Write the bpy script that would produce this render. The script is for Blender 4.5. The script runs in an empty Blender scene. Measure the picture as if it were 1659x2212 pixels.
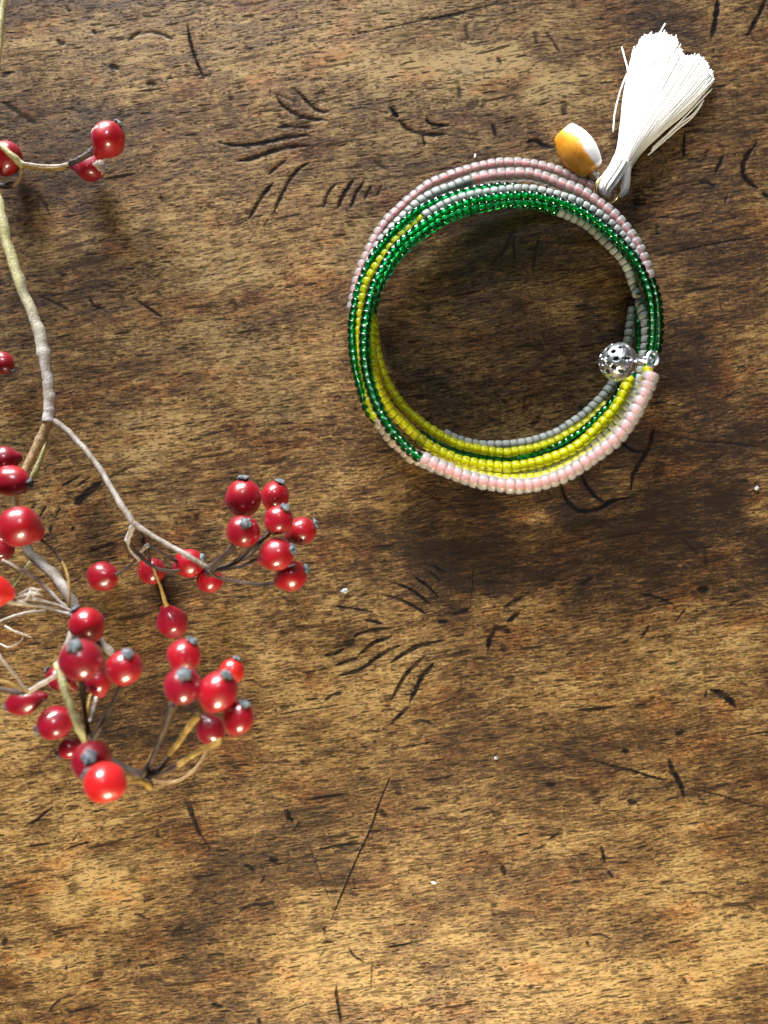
import bpy, math, random
import numpy as np
from mathutils import Vector, Matrix

random.seed(7)
rng = np.random.default_rng(11)
scene = bpy.context.scene
COL = scene.collection

# ------------------------------------------------------------------ camera
H = 0.165                       # camera height over the table, metres
HALF = 0.1075                   # half of the frame height on the table plane
cam_data = bpy.data.cameras.new("camera")
cam = bpy.data.objects.new("camera", cam_data)
COL.objects.link(cam)
cam.location = (0.0, 0.0, H)
cam_data.sensor_fit = 'VERTICAL'
cam_data.sensor_height = 36.0
cam_data.lens = 18.0 * H / HALF
cam_data.clip_start = 0.005
cam_data.clip_end = 20.0
cam_data.dof.use_dof = True
cam_data.dof.focus_distance = 0.158
cam_data.dof.aperture_fstop = 10.0
scene.camera = cam

# ------------------------------------------------------------------ light
world = bpy.data.worlds.new("World")
scene.world = world
world.use_nodes = True
bg = world.node_tree.nodes["Background"]
bg.inputs[0].default_value = (0.80, 0.86, 1.0, 1)
bg.inputs[1].default_value = 0.022


def area(name, loc, target, sx, sy, watts, color):
    d = bpy.data.lights.new(name, 'AREA')
    d.shape = 'RECTANGLE'
    d.size = sx
    d.size_y = sy
    d.energy = watts
    d.color = color
    o = bpy.data.objects.new(name, d)
    COL.objects.link(o)
    o.location = loc
    o.rotation_euler = (Vector(target) - Vector(loc)).to_track_quat('-Z', 'Y').to_euler()
    return o


area("window_light", (-0.36, 1.20, 0.44), (0.0, 0.02, 0.0), 0.75, 0.40, 72.0, (0.98, 0.985, 1.0))
area("added_glint_light", (0.03, 0.27, 0.45), (0.0, 0.0, 0.0), 0.11, 0.11, 0.56, (0.93, 0.96, 1.0))  # added small light, set high to put glints on the hips
area("room_lamp", (0.02, -0.26, 0.14), (0.0, -0.10, 0.0), 0.08, 0.06, 1.75, (1.0, 0.85, 0.56))

scene.view_settings.view_transform = 'Standard'
scene.view_settings.look = 'None'
scene.view_settings.exposure = 0.0
scene.view_settings.gamma = 1.0
cy = scene.cycles
cy.max_bounces = 10
cy.transmission_bounces = 8
cy.diffuse_bounces = 6
cy.glossy_bounces = 4
cy.caustics_reflective = False
cy.sample_clamp_indirect = 4.0
cy.use_denoising = True

# ------------------------------------------------------------------ measuring
K = 2 * HALF / 2212.0           # metres per unit on the table (photo measured on a 1659 x 2212 sheet)


def D(x, y, z=0.0):
    """A measured point at height z millimetres, in metres."""
    z = z * 0.001
    f = 1.0 - z / H
    return Vector(((x - 829.5) * K * f, (1106.0 - y) * K * f, z))


def S(x, y, z=0.0):
    return D(x * 0.66360, y * 0.66366, z)


def RAD(px, z):
    return px * K * (1.0 - z * 0.001 / H)


# ------------------------------------------------------------------ object helpers
def raw_obj(name, me, mat=None, parent=None):
    o = bpy.data.objects.new(name, me)
    COL.objects.link(o)
    if mat is not None:
        me.materials.append(mat)
    if parent is not None:
        o.parent = parent
    return o


ROOT_LOC = {}


def root_of(o):
    while o.parent is not None:
        o = o.parent
    return o


def mesh_obj(name, verts, faces, mat, parent=None, smooth=True):
    off = Vector((0, 0, 0))
    if parent is not None:
        off = root_of(parent).location
    me = bpy.data.meshes.new(name)
    me.from_pydata([tuple(Vector(v) - off) for v in verts], [], faces)
    if smooth:
        me.polygons.foreach_set("use_smooth", [True] * len(me.polygons))
    me.update()
    return raw_obj(name, me, mat, parent)


def thing(name, label, cat, loc, group=None):
    o = bpy.data.objects.new(name, None)
    o.empty_display_size = 0.003
    COL.objects.link(o)
    o.location = loc
    o["label"] = label
    o["category"] = cat
    if group:
        o["group"] = group
    return o


def tag(o, label, cat, group=None):
    o["label"] = label
    o["category"] = cat
    if group:
        o["group"] = group
    return o


def catmull(pts, n=10):
    """Dense smooth curve through points (any dimension)."""
    P = np.array([list(p) for p in pts], float)
    if len(P) == 2:
        t = np.linspace(0, 1, n + 1)[:, None]
        return P[0] * (1 - t) + P[1] * t
    P = np.vstack([2 * P[0] - P[1], P, 2 * P[-1] - P[-2]])
    out = []
    for i in range(1, len(P) - 2):
        p0, p1, p2, p3 = P[i - 1], P[i], P[i + 1], P[i + 2]
        for k in range(n):
            t = k / n
            out.append(0.5 * ((2 * p1) + (-p0 + p2) * t + (2 * p0 - 5 * p1 + 4 * p2 - p3) * t * t
                              + (-p0 + 3 * p1 - 3 * p2 + p3) * t ** 3))
    out.append(P[-2])
    return np.array(out)


def tube_data(path, radii, sides=8, rough=0.0, cap=True):
    path = [Vector(p) for p in path]
    n = len(path)
    verts, faces = [], []
    prev = None
    for i, p in enumerate(path):
        t = (path[min(i + 1, n - 1)] - path[max(i - 1, 0)])
        if t.length < 1e-12:
            t = Vector((1, 0, 0))
        t.normalize()
        if prev is None:
            a = Vector((0, 0, 1)) if abs(t.z) < 0.9 else Vector((1, 0, 0))
            u = (a - t * a.dot(t)).normalized()
        else:
            u = (prev - t * prev.dot(t)).normalized()
        prev = u
        v = t.cross(u)
        for k in range(sides):
            a = 2 * math.pi * k / sides
            r = radii[i] * (1 + (random.uniform(-rough, rough) if rough else 0))
            verts.append(p + u * (math.cos(a) * r) + v * (math.sin(a) * r))
    for i in range(n - 1):
        for k in range(sides):
            a = i * sides + k
            b = i * sides + (k + 1) % sides
            faces.append((a, b, b + sides, a + sides))
    if cap:
        faces.append(tuple(range(sides - 1, -1, -1)))
        faces.append(tuple(range((n - 1) * sides, n * sides)))
    return verts, faces


def torus_data(center, normal, R, r, nu=36, nv=10, squash=1.0, up=(0, 1, 0), a0=0.0, a1=2 * math.pi):
    nrm = Vector(normal).normalized()
    u = Vector(up)
    u = (u - nrm * u.dot(nrm)).normalized()
    w = nrm.cross(u)
    closed = abs(a1 - a0 - 2 * math.pi) < 1e-6
    pts = []
    cnt = nu if closed else nu + 1
    for i in range(cnt):
        a = a0 + (a1 - a0) * i / nu
        pts.append(Vector(center) + u * (math.cos(a) * R) + w * (math.sin(a) * R * squash))
    if closed:
        pts.append(pts[0].copy())
    return tube_data(pts, [r] * len(pts), nv, cap=not closed)


# ------------------------------------------------------------------ material helpers
def new_mat(name):
    m = bpy.data.materials.new(name)
    m.use_nodes = True
    nt = m.node_tree
    return m, nt, nt.nodes["Principled BSDF"]


def N(nt, kind, **kw):
    n = nt.nodes.new(kind)
    for k, v in kw.items():
        if k in ("operation", "blend_type", "data_type", "feature", "distance", "attribute_name", "noise_dimensions",
                 "interpolation", "clamp", "use_clamp", "attribute_type", "vector_type"):
            setattr(n, k, v)
    return n


def L(nt, a, b):
    nt.links.new(a, b)


def ramp(nt, src, stops):
    r = nt.nodes.new("ShaderNodeValToRGB")
    els = r.color_ramp.elements
    while len(els) > 1:
        els.remove(els[-1])
    els[0].position = stops[0][0]
    els[0].color = tuple(stops[0][1]) + (1,) if len(stops[0][1]) == 3 else stops[0][1]
    for p, c in stops[1:]:
        e = els.new(p)
        e.color = tuple(c) + (1,) if len(c) == 3 else c
    L(nt, src, r.inputs[0])
    return r.outputs[0]


def grey(v):
    return (v, v, v)


def noise(nt, vec, scale, detail=3.0, rough=0.55, dist=0.0):
    n = nt.nodes.new("ShaderNodeTexNoise")
    n.inputs["Scale"].default_value = scale
    n.inputs["Detail"].default_value = detail
    n.inputs["Roughness"].default_value = rough
    n.inputs["Distortion"].default_value = dist
    L(nt, vec, n.inputs["Vector"])
    return n.outputs["Fac"]


def mapping(nt, vec, loc=(0, 0, 0), rot=(0, 0, 0), scale=(1, 1, 1)):
    m = nt.nodes.new("ShaderNodeMapping")
    m.inputs["Location"].default_value = loc
    m.inputs["Rotation"].default_value = rot
    m.inputs["Scale"].default_value = scale
    L(nt, vec, m.inputs["Vector"])
    return m.outputs[0]


def mix(nt, fac, a, b, mode='MIX'):
    n = nt.nodes.new("ShaderNodeMix")
    n.data_type = 'RGBA'
    n.blend_type = mode
    n.clamp_factor = True
    for sock, val in ((n.inputs[0], fac), (n.inputs[6], a), (n.inputs[7], b)):
        if hasattr(val, "is_linked"):
            L(nt, val, sock)
        elif isinstance(val, (int, float)):
            sock.default_value = val
        else:
            sock.default_value = tuple(val) + (1,)
    return n.outputs[2]


def math_n(nt, op, a, b=0.0, clamp=False):
    n = nt.nodes.new("ShaderNodeMath")
    n.operation = op
    n.use_clamp = clamp
    for sock, val in ((n.inputs[0], a), (n.inputs[1], b)):
        if hasattr(val, "is_linked"):
            L(nt, val, sock)
        else:
            sock.default_value = val
    return n.outputs[0]


def bump(nt, height, strength, dist):
    b = nt.nodes.new("ShaderNodeBump")
    b.inputs["Strength"].default_value = strength
    b.inputs["Distance"].default_value = dist
    L(nt, height, b.inputs["Height"])
    return b.outputs[0]


# ================================================================== THE TABLE
# gouges, nicks and cracks worn into the board: (points on the sheet, width in mm, depth 0..1)
GOUGES = []


def g(w, d, *pts):
    GOUGES.append((pts, w, d))


def gs(ox, oy, f, w, d, *pts):
    GOUGES.append(([((ox + x / f) * 0.6636, (oy + y / f) * 0.6636) for x, y in pts], w, d))


# top left
g(1.0, 1.0, (405, 55), (410, 85), (420, 120), (440, 170))
g(.9, .9, (277, 86), (290, 76), (302, 68))
g(.9, .8, (304, 72), (330, 68), (352, 74), (374, 84))
g(1.5, .8, (124, 84), (130, 93), (138, 92))
g(1.7, 1.0, (318, 182), (326, 180), (332, 184))
g(1.3, .9, (238, 146), (246, 144), (254, 147))
g(1.0, .7, (360, 170), (370, 168))
g(.9, .8, (440, 163), (455, 164))
g(1.2, .6, (3, 165), (20, 158))
g(1.3, .6, (4, 220), (32, 238), (58, 255), (75, 266))
g(.8, .5, (75, 415), (95, 440), (108, 465))
g(.8, .8, (345, 423), (352, 435))
g(.9, .7, (200, 65), (206, 72))
g(.5, .5, (270, 125), (276, 105))
g(.9, .6, (140, 10), (150, 25))
# hatch fan (crop 800,0 f 1.843)
o = (800, 0, 1.843)
gs(*o, .9, 1.0, (180, 575), (225, 635), (290, 680), (370, 710), (490, 722))
gs(*o, .9, .95, (283, 528), (340, 580), (400, 640), (450, 668), (500, 672))
gs(*o, 1.0, .9, (190, 765), (250, 757), (310, 760), (385, 768))
gs(*o, .8, .6, (200, 738), (240, 745))
gs(*o, 1.0, .95, (-170, 850), (-80, 870), (30, 868), (130, 850), (240, 826), (380, 812))
gs(*o, 1.1, 1.0, (-50, 965), (40, 950), (130, 915), (230, 885), (370, 872))
gs(*o, 1.0, .9, (135, 1045), (180, 1005), (240, 960))
gs(*o, 1.0, 1.0, (20, 1310), (60, 1240), (110, 1160), (165, 1095))
gs(*o, 1.0, 1.0, (165, 1278), (200, 1200), (250, 1100), (310, 1020), (380, 970))
gs(*o, .7, .6, (100, 1365), (135, 1315))
gs(*o, .8, .8, (468, 1245), (490, 1165), (545, 1095))
gs(*o, .5, .7, (500, 1105), (515, 1125))
gs(*o, 1.0, 1.0, (550, 1248), (590, 1160), (645, 1080))
gs(*o, .8, .9, (630, 1245), (660, 1165), (710, 1085))
gs(*o, .8, .8, (710, 1200), (735, 1145), (755, 1115))
gs(*o, .7, .8, (785, 1180), (800, 1145), (815, 1115))
gs(*o, .7, .7, (758, 1260), (760, 1240))
gs(*o, 1.3, 1.0, (870, 645), (890, 675), (912, 705))
gs(*o, 1.0, .9, (920, 720), (960, 765), (1030, 795), (1110, 808), (1205, 803))
gs(*o, .8, .8, (1060, 800), (1065, 835), (1075, 870))
gs(*o, 1.0, 1.0, (1078, 715), (1105, 740), (1150, 750), (1220, 753))
gs(*o, .9, .7, (1480, 740), (1495, 780), (1497, 820))
gs(*o, 1.6, .6, (1275, 520), (1280, 550), (1280, 585))
gs(*o, 2.2, .5, (1340, 640), (1380, 610))
gs(*o, 1.5, .4, (1420, 650), (1430, 600))
gs(*o, 1.2, .5, (1320, 150), (1330, 240))
gs(*o, 1.0, .6, (1510, 340), (1530, 380))
gs(*o, .9, .6, (760, 950), (800, 990), (840, 1010))
gs(*o, .7, .5, (750, 880), (780, 850))
gs(*o, .8, .5, (600, 1010), (690, 1000))
gs(*o, .6, .6, (150, 550), (300, 610))
# long cracks
gs(*o, .45, .9, (600, 220), (760, 185), (900, 155), (1100, 112), (1300, 70), (1450, 35), (1659, 2))
gs(*o, .7, .7, (1100, 120), (1200, 100), (1330, 75))
gs(*o, .35, .7, (80, 200), (200, 180), (350, 155), (550, 125))
gs(*o, .4, .6, (250, 345), (360, 325), (470, 315))
gs(*o, .35, .6, (420, 415), (600, 385), (720, 360))
# right top (crop 1600,0 f1.843)
o = (1600, 0, 1.843)
gs(*o, 1.3, 1.0, (1360, -10), (1352, 60), (1340, 140), (1322, 222))
gs(*o, 1.3, 1.0, (1650, -10), (1610, 80), (1570, 150), (1535, 215))
gs(*o, .9, .6, (1330, 290), (1335, 320))
gs(*o, 1.6, .5, (440, 620), (435, 680))
gs(*o, .8, .6, (320, 180), (370, 250), (410, 310))
gs(*o, 1.0, .5, (260, 180), (270, 260))
gs(*o, 1.2, .9, (210, 855), (260, 845), (310, 870), (370, 885))
gs(*o, 1.2, .7, (5, 750), (20, 810))
gs(*o, 1.0, .8, (1160, 780), (1155, 860), (1155, 945))
gs(*o, .9, .6, (1155, 790), (1220, 785), (1285, 775))
gs(*o, 1.0, .5, (1170, 950), (1260, 965), (1300, 900))
gs(*o, 1.3, 1.0, (1590, 860), (1540, 930), (1510, 990), (1520, 1060), (1560, 1100), (1600, 1130))
gs(*o, 1.2, .8, (1390, 935), (1365, 990), (1345, 1040))
gs(*o, 1.0, .8, (1250, 1090), (1300, 1095), (1345, 1115))
gs(*o, 1.3, .9, (1630, 1155), (1659, 1175))
gs(*o, .8, .5, (1420, 1150), (1400, 1220))
gs(*o, .4, .9, (915, 1537), (1050, 1522), (1200, 1490), (1400, 1450), (1660, 1412))
gs(*o, .35, .5, (1280, 1355), (1400, 1320), (1500, 1300))
gs(*o, 1.4, .5, (985, 1350), (995, 1400))
# inside the ring
g(.9, .5, (1105, 500), (1090, 540), (1060, 570))
g(.9, .5, (1110, 495), (1112, 560))
g(.8, .5, (1165, 505), (1150, 590))
g(.6, .5, (1130, 900), (1135, 850))
# right middle (crop 1700,1300 f 2.0738)
o = (1700, 1300, 2.0738)
gs(*o, 1.2, 1.0, (895, 190), (875, 250), (858, 320), (800, 420), (750, 510), (735, 610))
gs(*o, 1.1, 1.0, (260, 560), (290, 660), (350, 730), (430, 755), (520, 735), (590, 695), (650, 675), (710, 665))
gs(*o, 1.0, 1.0, (400, 510), (440, 590), (490, 650), (550, 690))
gs(*o, .9, 1.0, (670, 285), (720, 330), (770, 350), (850, 340))
gs(*o, .5, .6, (850, 40), (980, 15))
gs(*o, .4, .5, (800, 130), (900, 105))
gs(*o, 3.0, .35, (900, 560), (940, 430))
gs(*o, .6, .5, (1000, 240), (1200, 280), (1400, 295), (1640, 330))
gs(*o, .7, .7, (780, 1310), (870, 1325), (950, 1350), (1040, 1400))
gs(*o, .6, .8, (1035, 1500), (1070, 1455), (1105, 1410))
gs(*o, .9, .7, (860, 1520), (840, 1560), (800, 1610))
gs(*o, .4, .8, (830, 1610), (920, 1605), (1020, 1590))
gs(*o, 1.8, .8, (1195, 1285), (1240, 1280))
gs(*o, 1.6, .6, (400, 1250), (470, 1200))
gs(*o, 1.0, .4, (1230, 1000), (1250, 1140))
gs(*o, 1.0, .5, (1080, 940), (1180, 1030))
gs(*o, .6, .6, (1080, 760), (1190, 800))
gs(*o, 1.6, 1.0, (1270, 1960), (1340, 1985), (1390, 2020), (1440, 2070))
gs(*o, .7, .6, (780, 2070), (850, 2040), (900, 2010))
gs(*o, .9, .7, (1240, 1970), (1240, 2005))
gs(*o, .4, .6, (1000, 1000), (1250, 1000), (1480, 955))
gs(*o, .4, .6, (1150, 1415), (1400, 1390), (1659, 1370))
gs(*o, .4, .5, (60, 1480), (350, 1460))
gs(*o, 1.0, .4, (60, 200), (120, 100))
# centre fan (crop 900,1700 f 1.843)
o = (900, 1700, 1.843)
gs(*o, .9, 1.0, (630, 430), (760, 470), (840, 512), (895, 548))
gs(*o, .9, .9, (700, 360), (800, 400), (870, 450), (920, 490))
gs(*o, .9, 1.0, (820, 320), (890, 370), (935, 410), (975, 452))
gs(*o, .7, .7, (900, 285), (945, 315), (985, 355))
gs(*o, .8, .7, (930, 255), (1010, 295))
gs(*o, .7, .9, (340, 503), (450, 515), (575, 538))
gs(*o, .9, 1.0, (525, 588), (580, 595), (632, 607))
gs(*o, .9, 1.0, (460, 692), (500, 665), (580, 645), (710, 632))
gs(*o, 2.4, .7, (415, 725), (455, 712))
gs(*o, 1.1, 1.0, (490, 800), (540, 755), (600, 715), (690, 685))
gs(*o, 1.0, 1.0, (288, 800), (350, 785), (402, 758))
gs(*o, 1.0, 1.0, (352, 862), (420, 832), (487, 815))
gs(*o, 1.2, 1.0, (375, 920), (480, 892), (560, 845), (630, 790), (740, 740))
gs(*o, 1.1, 1.0, (682, 845), (760, 790), (860, 740), (1003, 708))
gs(*o, 1.2, 1.0, (690, 1065), (740, 970), (800, 885), (890, 800))
gs(*o, 1.1, 1.0, (800, 1080), (840, 990), (885, 910), (942, 845))
gs(*o, .9, .9, (680, 1215), (740, 1155), (792, 1110))
gs(*o, .9, .7, (830, 1187), (890, 1190), (950, 1218))
gs(*o, .9, .7, (285, 1075), (330, 1040), (400, 1018))
gs(*o, 1.6, .8, (1270, 760), (1278, 700), (1310, 650))
gs(*o, 1.6, .7, (1290, 640), (1350, 635), (1405, 660))
gs(*o, 1.5, .8, (1385, 600), (1420, 570), (1450, 545))
gs(*o, 1.1, .8, (1365, 520), (1410, 480), (1490, 440))
gs(*o, 1.3, .8, (1050, 552), (1100, 540), (1150, 520))
gs(*o, 1.4, .8, (975, 595), (1025, 593))
gs(*o, 1.6, .5, (1360, 730), (1360, 770))
gs(*o, .4, .9, (0, 1155), (150, 1130), (340, 1105))
gs(*o, .4, .9, (690, 1360), (820, 1340), (955, 1312))
gs(*o, .4, .9, (630, 1660), (655, 1590), (680, 1530))
gs(*o, .35, .6, (1183, 220), (1178, 350), (1160, 520))
gs(*o, .9, .6, (15, 430), (70, 470), (140, 492))
gs(*o, 2.0, .4, (220, 1390), (340, 1375))
gs(*o, 1.5, .6, (1380, 935), (1420, 935))
gs(*o, 1.0, .6, (1090, 1010), (1135, 1000))
gs(*o, .5, .6, (1180, 1205), (1330, 1130))
gs(*o, .4, .6, (1340, 1060), (1500, 1050))
# lower (crop 900,2500 f 2.0738)
o = (900, 2500, 2.0738)
gs(*o, .45, 1.0, (765, 60), (700, 220), (640, 400), (590, 510), (500, 710), (430, 880), (365, 1030))
gs(*o, .5, .9, (260, 555), (340, 540), (420, 522), (600, 510))
gs(*o, 1.3, .9, (75, 280), (85, 330), (110, 350))
gs(*o, .7, .6, (140, 340), (145, 380), (90, 450))
gs(*o, .5, .5, (200, 470), (250, 600), (300, 740), (365, 905))
gs(*o, .6, .7, (310, 840), (420, 828))
gs(*o, 1.5, .9, (1525, 660), (1540, 720))
gs(*o, .8, .8, (490, 1215), (520, 1265), (590, 1310))
gs(*o, .6, .7, (310, 1155), (400, 1190))
gs(*o, .8, .9, (400, 1460), (410, 1570), (435, 1720))
gs(*o, .4, .6, (645, 1270), (640, 1490))
gs(*o, .8, .7, (905, 290), (960, 270), (1040, 272))
gs(*o, .7, .7, (980, 80), (1080, 75), (1190, 45))
gs(*o, 1.6, .6, (820, 165), (822, 170))
gs(*o, 1.2, .6, (700, 285), (740, 325))
gs(*o, 1.2, .6, (1500, 1340), (1520, 1365))
gs(*o, 1.0, .7, (1460, 990), (1475, 990))
gs(*o, .6, .5, (290, 1280), (330, 1220))
# lower right (crop 1600,2300 f 1.843)
o = (1600, 2300, 1.843)
gs(*o, .7, 1.0, (615, 320), (720, 355), (850, 385), (950, 420), (1055, 442))
gs(*o, .45, .9, (1160, 485), (1270, 510), (1400, 540), (1520, 580), (1659, 612))
gs(*o, 1.4, 1.0, (1065, 315), (1085, 380), (1115, 430), (1135, 470), (1158, 545))
gs(*o, .6, .5, (1210, 500), (1300, 600))
gs(*o, 1.7, .8, (1110, 165), (1150, 150))
gs(*o, 1.4, .8, (795, 262), (815, 270))
gs(*o, 1.6, .8, (335, 465), (375, 468))
gs(*o, 1.3, 1.0, (825, 570), (860, 572))
gs(*o, 1.5, .5, (600, 520), (640, 515))
gs(*o, .7, .7, (335, 805), (365, 785), (405, 755))
gs(*o, .7, .6, (230, 870), (330, 825))
gs(*o, 1.1, .8, (72, 965), (78, 1000))
gs(*o, 1.0, .8, (660, 840), (680, 930))
gs(*o, .8, .8, (700, 985), (725, 1020))
gs(*o, .5, .7, (400, 1065), (540, 1045))
gs(*o, .5, .7, (1150, 1125), (1280, 1120), (1400, 1160))
gs(*o, .8, .7, (590, 1375), (650, 1365), (720, 1395))
gs(*o, .9, .7, (570, 1410), (585, 1440))
gs(*o, .5, .6, (1210, 1350), (1400, 1335))
gs(*o, .8, .6, (1520, 1190), (1580, 1220))
gs(*o, .6, .5, (1000, 1490), (1050, 1560), (1110, 1600))
gs(*o, .9, .7, (1150, 1630), (1165, 1655))
gs(*o, .9, .7, (225, 1690), (255, 1672))
gs(*o, .6, .6, (230, 1725), (440, 1700))
gs(*o, .6, .7, (660, 1742), (760, 1740))
# lower left (crop 0,2500 f 1.843)
o = (0, 2500, 1.843)
gs(*o, .8, .8, (145, 350), (210, 320), (255, 280), (310, 240))
gs(*o, .6, .9, (390, 490), (460, 465), (560, 440))
gs(*o, .5, .6, (430, 450), (460, 400))
gs(*o, .6, .8, (1130, 180), (1165, 290), (1205, 400), (1270, 500))
gs(*o, 1.0, .5, (0, 720), (80, 695), (160, 675))
gs(*o, 2.6, .5, (430, 745), (445, 700))
gs(*o, .7, .7, (815, 878), (900, 912))
gs(*o, .5, .7, (1150, 665), (1275, 640))
gs(*o, .8, .8, (1460, 580), (1500, 595), (1520, 620))
gs(*o, .5, .7, (1560, 700), (1590, 640))
gs(*o, 1.1, .7, (1430, 870), (1500, 825), (1640, 812))
gs(*o, 1.2, .8, (20, 1060), (35, 1030))
gs(*o, .7, .9, (395, 1215), (398, 1190))
gs(*o, 1.0, .8, (770, 1158), (775, 1160))
gs(*o, 1.0, .9, (880, 1142), (885, 1140))
gs(*o, .5, .8, (970, 1165), (1130, 1130))
gs(*o, .7, .7, (820, 1190), (930, 1180))
gs(*o, .5, .9, (505, 1297), (600, 1268))
gs(*o, .7, .7, (290, 1460), (330, 1415), (370, 1378))
gs(*o, .8, .7, (400, 1450), (430, 1465), (520, 1440), (610, 1418))
gs(*o, 1.5, .6, (565, 1240), (605, 1238))
gs(*o, 1.3, .7, (1550, 1500), (1555, 1535))
gs(*o, 1.0, .8, (1270, 1415), (1330, 1430))
gs(*o, 1.6, .8, (1620, 550), (1659, 555))
gs(*o, 1.2, .7, (935, 407), (950, 407))
# left middle (crop 0,1400 f 3.687)
o = (0, 1400, 3.687)
gs(*o, .45, .8, (0, 150), (150, 165), (330, 190))
gs(*o, .8, .9, (740, 680), (830, 620), (960, 545))
gs(*o, .5, .8, (900, 690), (1000, 615), (1085, 560))
gs(*o, 2.0, .8, (900, 890), (960, 830), (1060, 740), (1200, 630))
gs(*o, .7, .9, (470, 1060), (510, 980), (555, 915))
gs(*o, .6, .8, (660, 1050), (720, 930))
gs(*o, .5, .7, (590, 970), (640, 1040), (700, 1075))
gs(*o, .9, .7, (600, 1240), (610, 1150))
gs(*o, .9, .8, (860, 1205), (880, 1160))
gs(*o, .4, .8, (850, 1060), (1050, 1025), (1250, 990))
gs(*o, .5, .8, (980, 1480), (1150, 1440), (1300, 1390), (1480, 1370))
gs(*o, .6, .6, (1280, 570), (1420, 510), (1659, 400))
gs(*o, 1.2, .6, (380, 940), (420, 890))
# rest of left middle
g(.8, .7, (190, 640), (205, 662), (225, 668))
g(.9, .9, (290, 645), (320, 665), (350, 685))
g(.8, .6, (85, 640), (130, 660), (150, 672))
g(.35, .7, (40, 905), (70, 890), (110, 882))
g(.35, .7, (170, 870), (230, 860))
g(.35, .6, (880, 1040), (930, 1070), (985, 1105))
g(.9, .7, (400, 1725), (412, 1760), (430, 1805))
g(.9, .6, (615, 1748), (622, 1772))

step = 0.00027
fx = np.arange(-0.0864, 0.0864 + step / 2, step)
fy = np.arange(-0.1134, 0.1134 + step / 2, step)
ext = np.array([0.003, 0.008, 0.016, 0.03, 0.055, 0.1, 0.18, 0.30])
gx = np.concatenate([-(0.0864 + ext[::-1]), fx, 0.0864 + ext])
gy = np.concatenate([-(0.1134 + ext[::-1]), fy, 0.1134 + ext])
nx, ny = len(gx), len(gy)
X, Y = np.meshgrid(gx, gy)


def vnoise(x, y, sx, sy, seed):
    """smooth value noise, cell sizes sx, sy in metres"""
    r = np.random.default_rng(seed)
    tab = r.random((256, 256))
    u, v = x / sx + 1000.0, y / sy + 1000.0
    iu, iv = np.floor(u).astype(int), np.floor(v).astype(int)
    fu, fv = u - iu, v - iv
    fu, fv = fu * fu * (3 - 2 * fu), fv * fv * (3 - 2 * fv)
    a = tab[iv % 256, iu % 256]
    b = tab[iv % 256, (iu + 1) % 256]
    c = tab[(iv + 1) % 256, iu % 256]
    d = tab[(iv + 1) % 256, (iu + 1) % 256]
    return (a * (1 - fu) + b * fu) * (1 - fv) + (c * (1 - fu) + d * fu) * fv


ca, sa = math.cos(math.radians(8.5)), math.sin(math.radians(8.5))
U = X * ca + Y * sa                    # along the grain
V = -X * sa + Y * ca
edge = vnoise(U, V, 0.0011, 0.00035, 3) * 0.65 + vnoise(U, V, 0.0004, 0.0003, 4) * 0.35
DIRT = np.zeros_like(X)
DEPTH = np.zeros_like(X)
for pts, w, d in GOUGES:
    c = catmull([(p[0], p[1]) for p in pts], 12)
    P = np.stack([(c[:, 0] - 829.5) * K, (1106.0 - c[:, 1]) * K], 1)
    n = len(P)
    rad = 0.43 * w * 0.001
    t = np.linspace(0, 1, n)
    taper = np.clip(np.minimum(t, 1 - t) * 3.4 + 0.30, 0, 1) * (0.85 + 0.3 * rng.random())
    m = rad * 2.2
    ix0, ix1 = np.searchsorted(gx, P[:, 0].min() - m), np.searchsorted(gx, P[:, 0].max() + m)
    iy0, iy1 = np.searchsorted(gy, P[:, 1].min() - m), np.searchsorted(gy, P[:, 1].max() + m)
    if ix1 <= ix0 or iy1 <= iy0:
        continue
    xs, ys = X[iy0:iy1, ix0:ix1], Y[iy0:iy1, ix0:ix1]
    best = np.full(xs.shape, 9.0)
    for i in range(n - 1):
        ax, ay = P[i]
        bx, by = P[i + 1]
        dx, dy = bx - ax, by - ay
        l2 = dx * dx + dy * dy + 1e-14
        s = np.clip(((xs - ax) * dx + (ys - ay) * dy) / l2, 0, 1)
        q = np.hypot(xs - ax - s * dx, ys - ay - s * dy) / (rad * taper[i])
        best = np.minimum(best, q)
    e = edge[iy0:iy1, ix0:ix1]
    q = best + (e - 0.5) * 0.9
    prof = np.clip(1.45 - q, 0, 1)
    prof = prof * prof * (3 - 2 * prof)
    DIRT[iy0:iy1, ix0:ix1] = np.maximum(DIRT[iy0:iy1, ix0:ix1], prof * (0.25 + 0.75 * d))
    DEPTH[iy0:iy1, ix0:ix1] = np.maximum(DEPTH[iy0:iy1, ix0:ix1], prof * d * min(1.0, w + 0.25))

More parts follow.
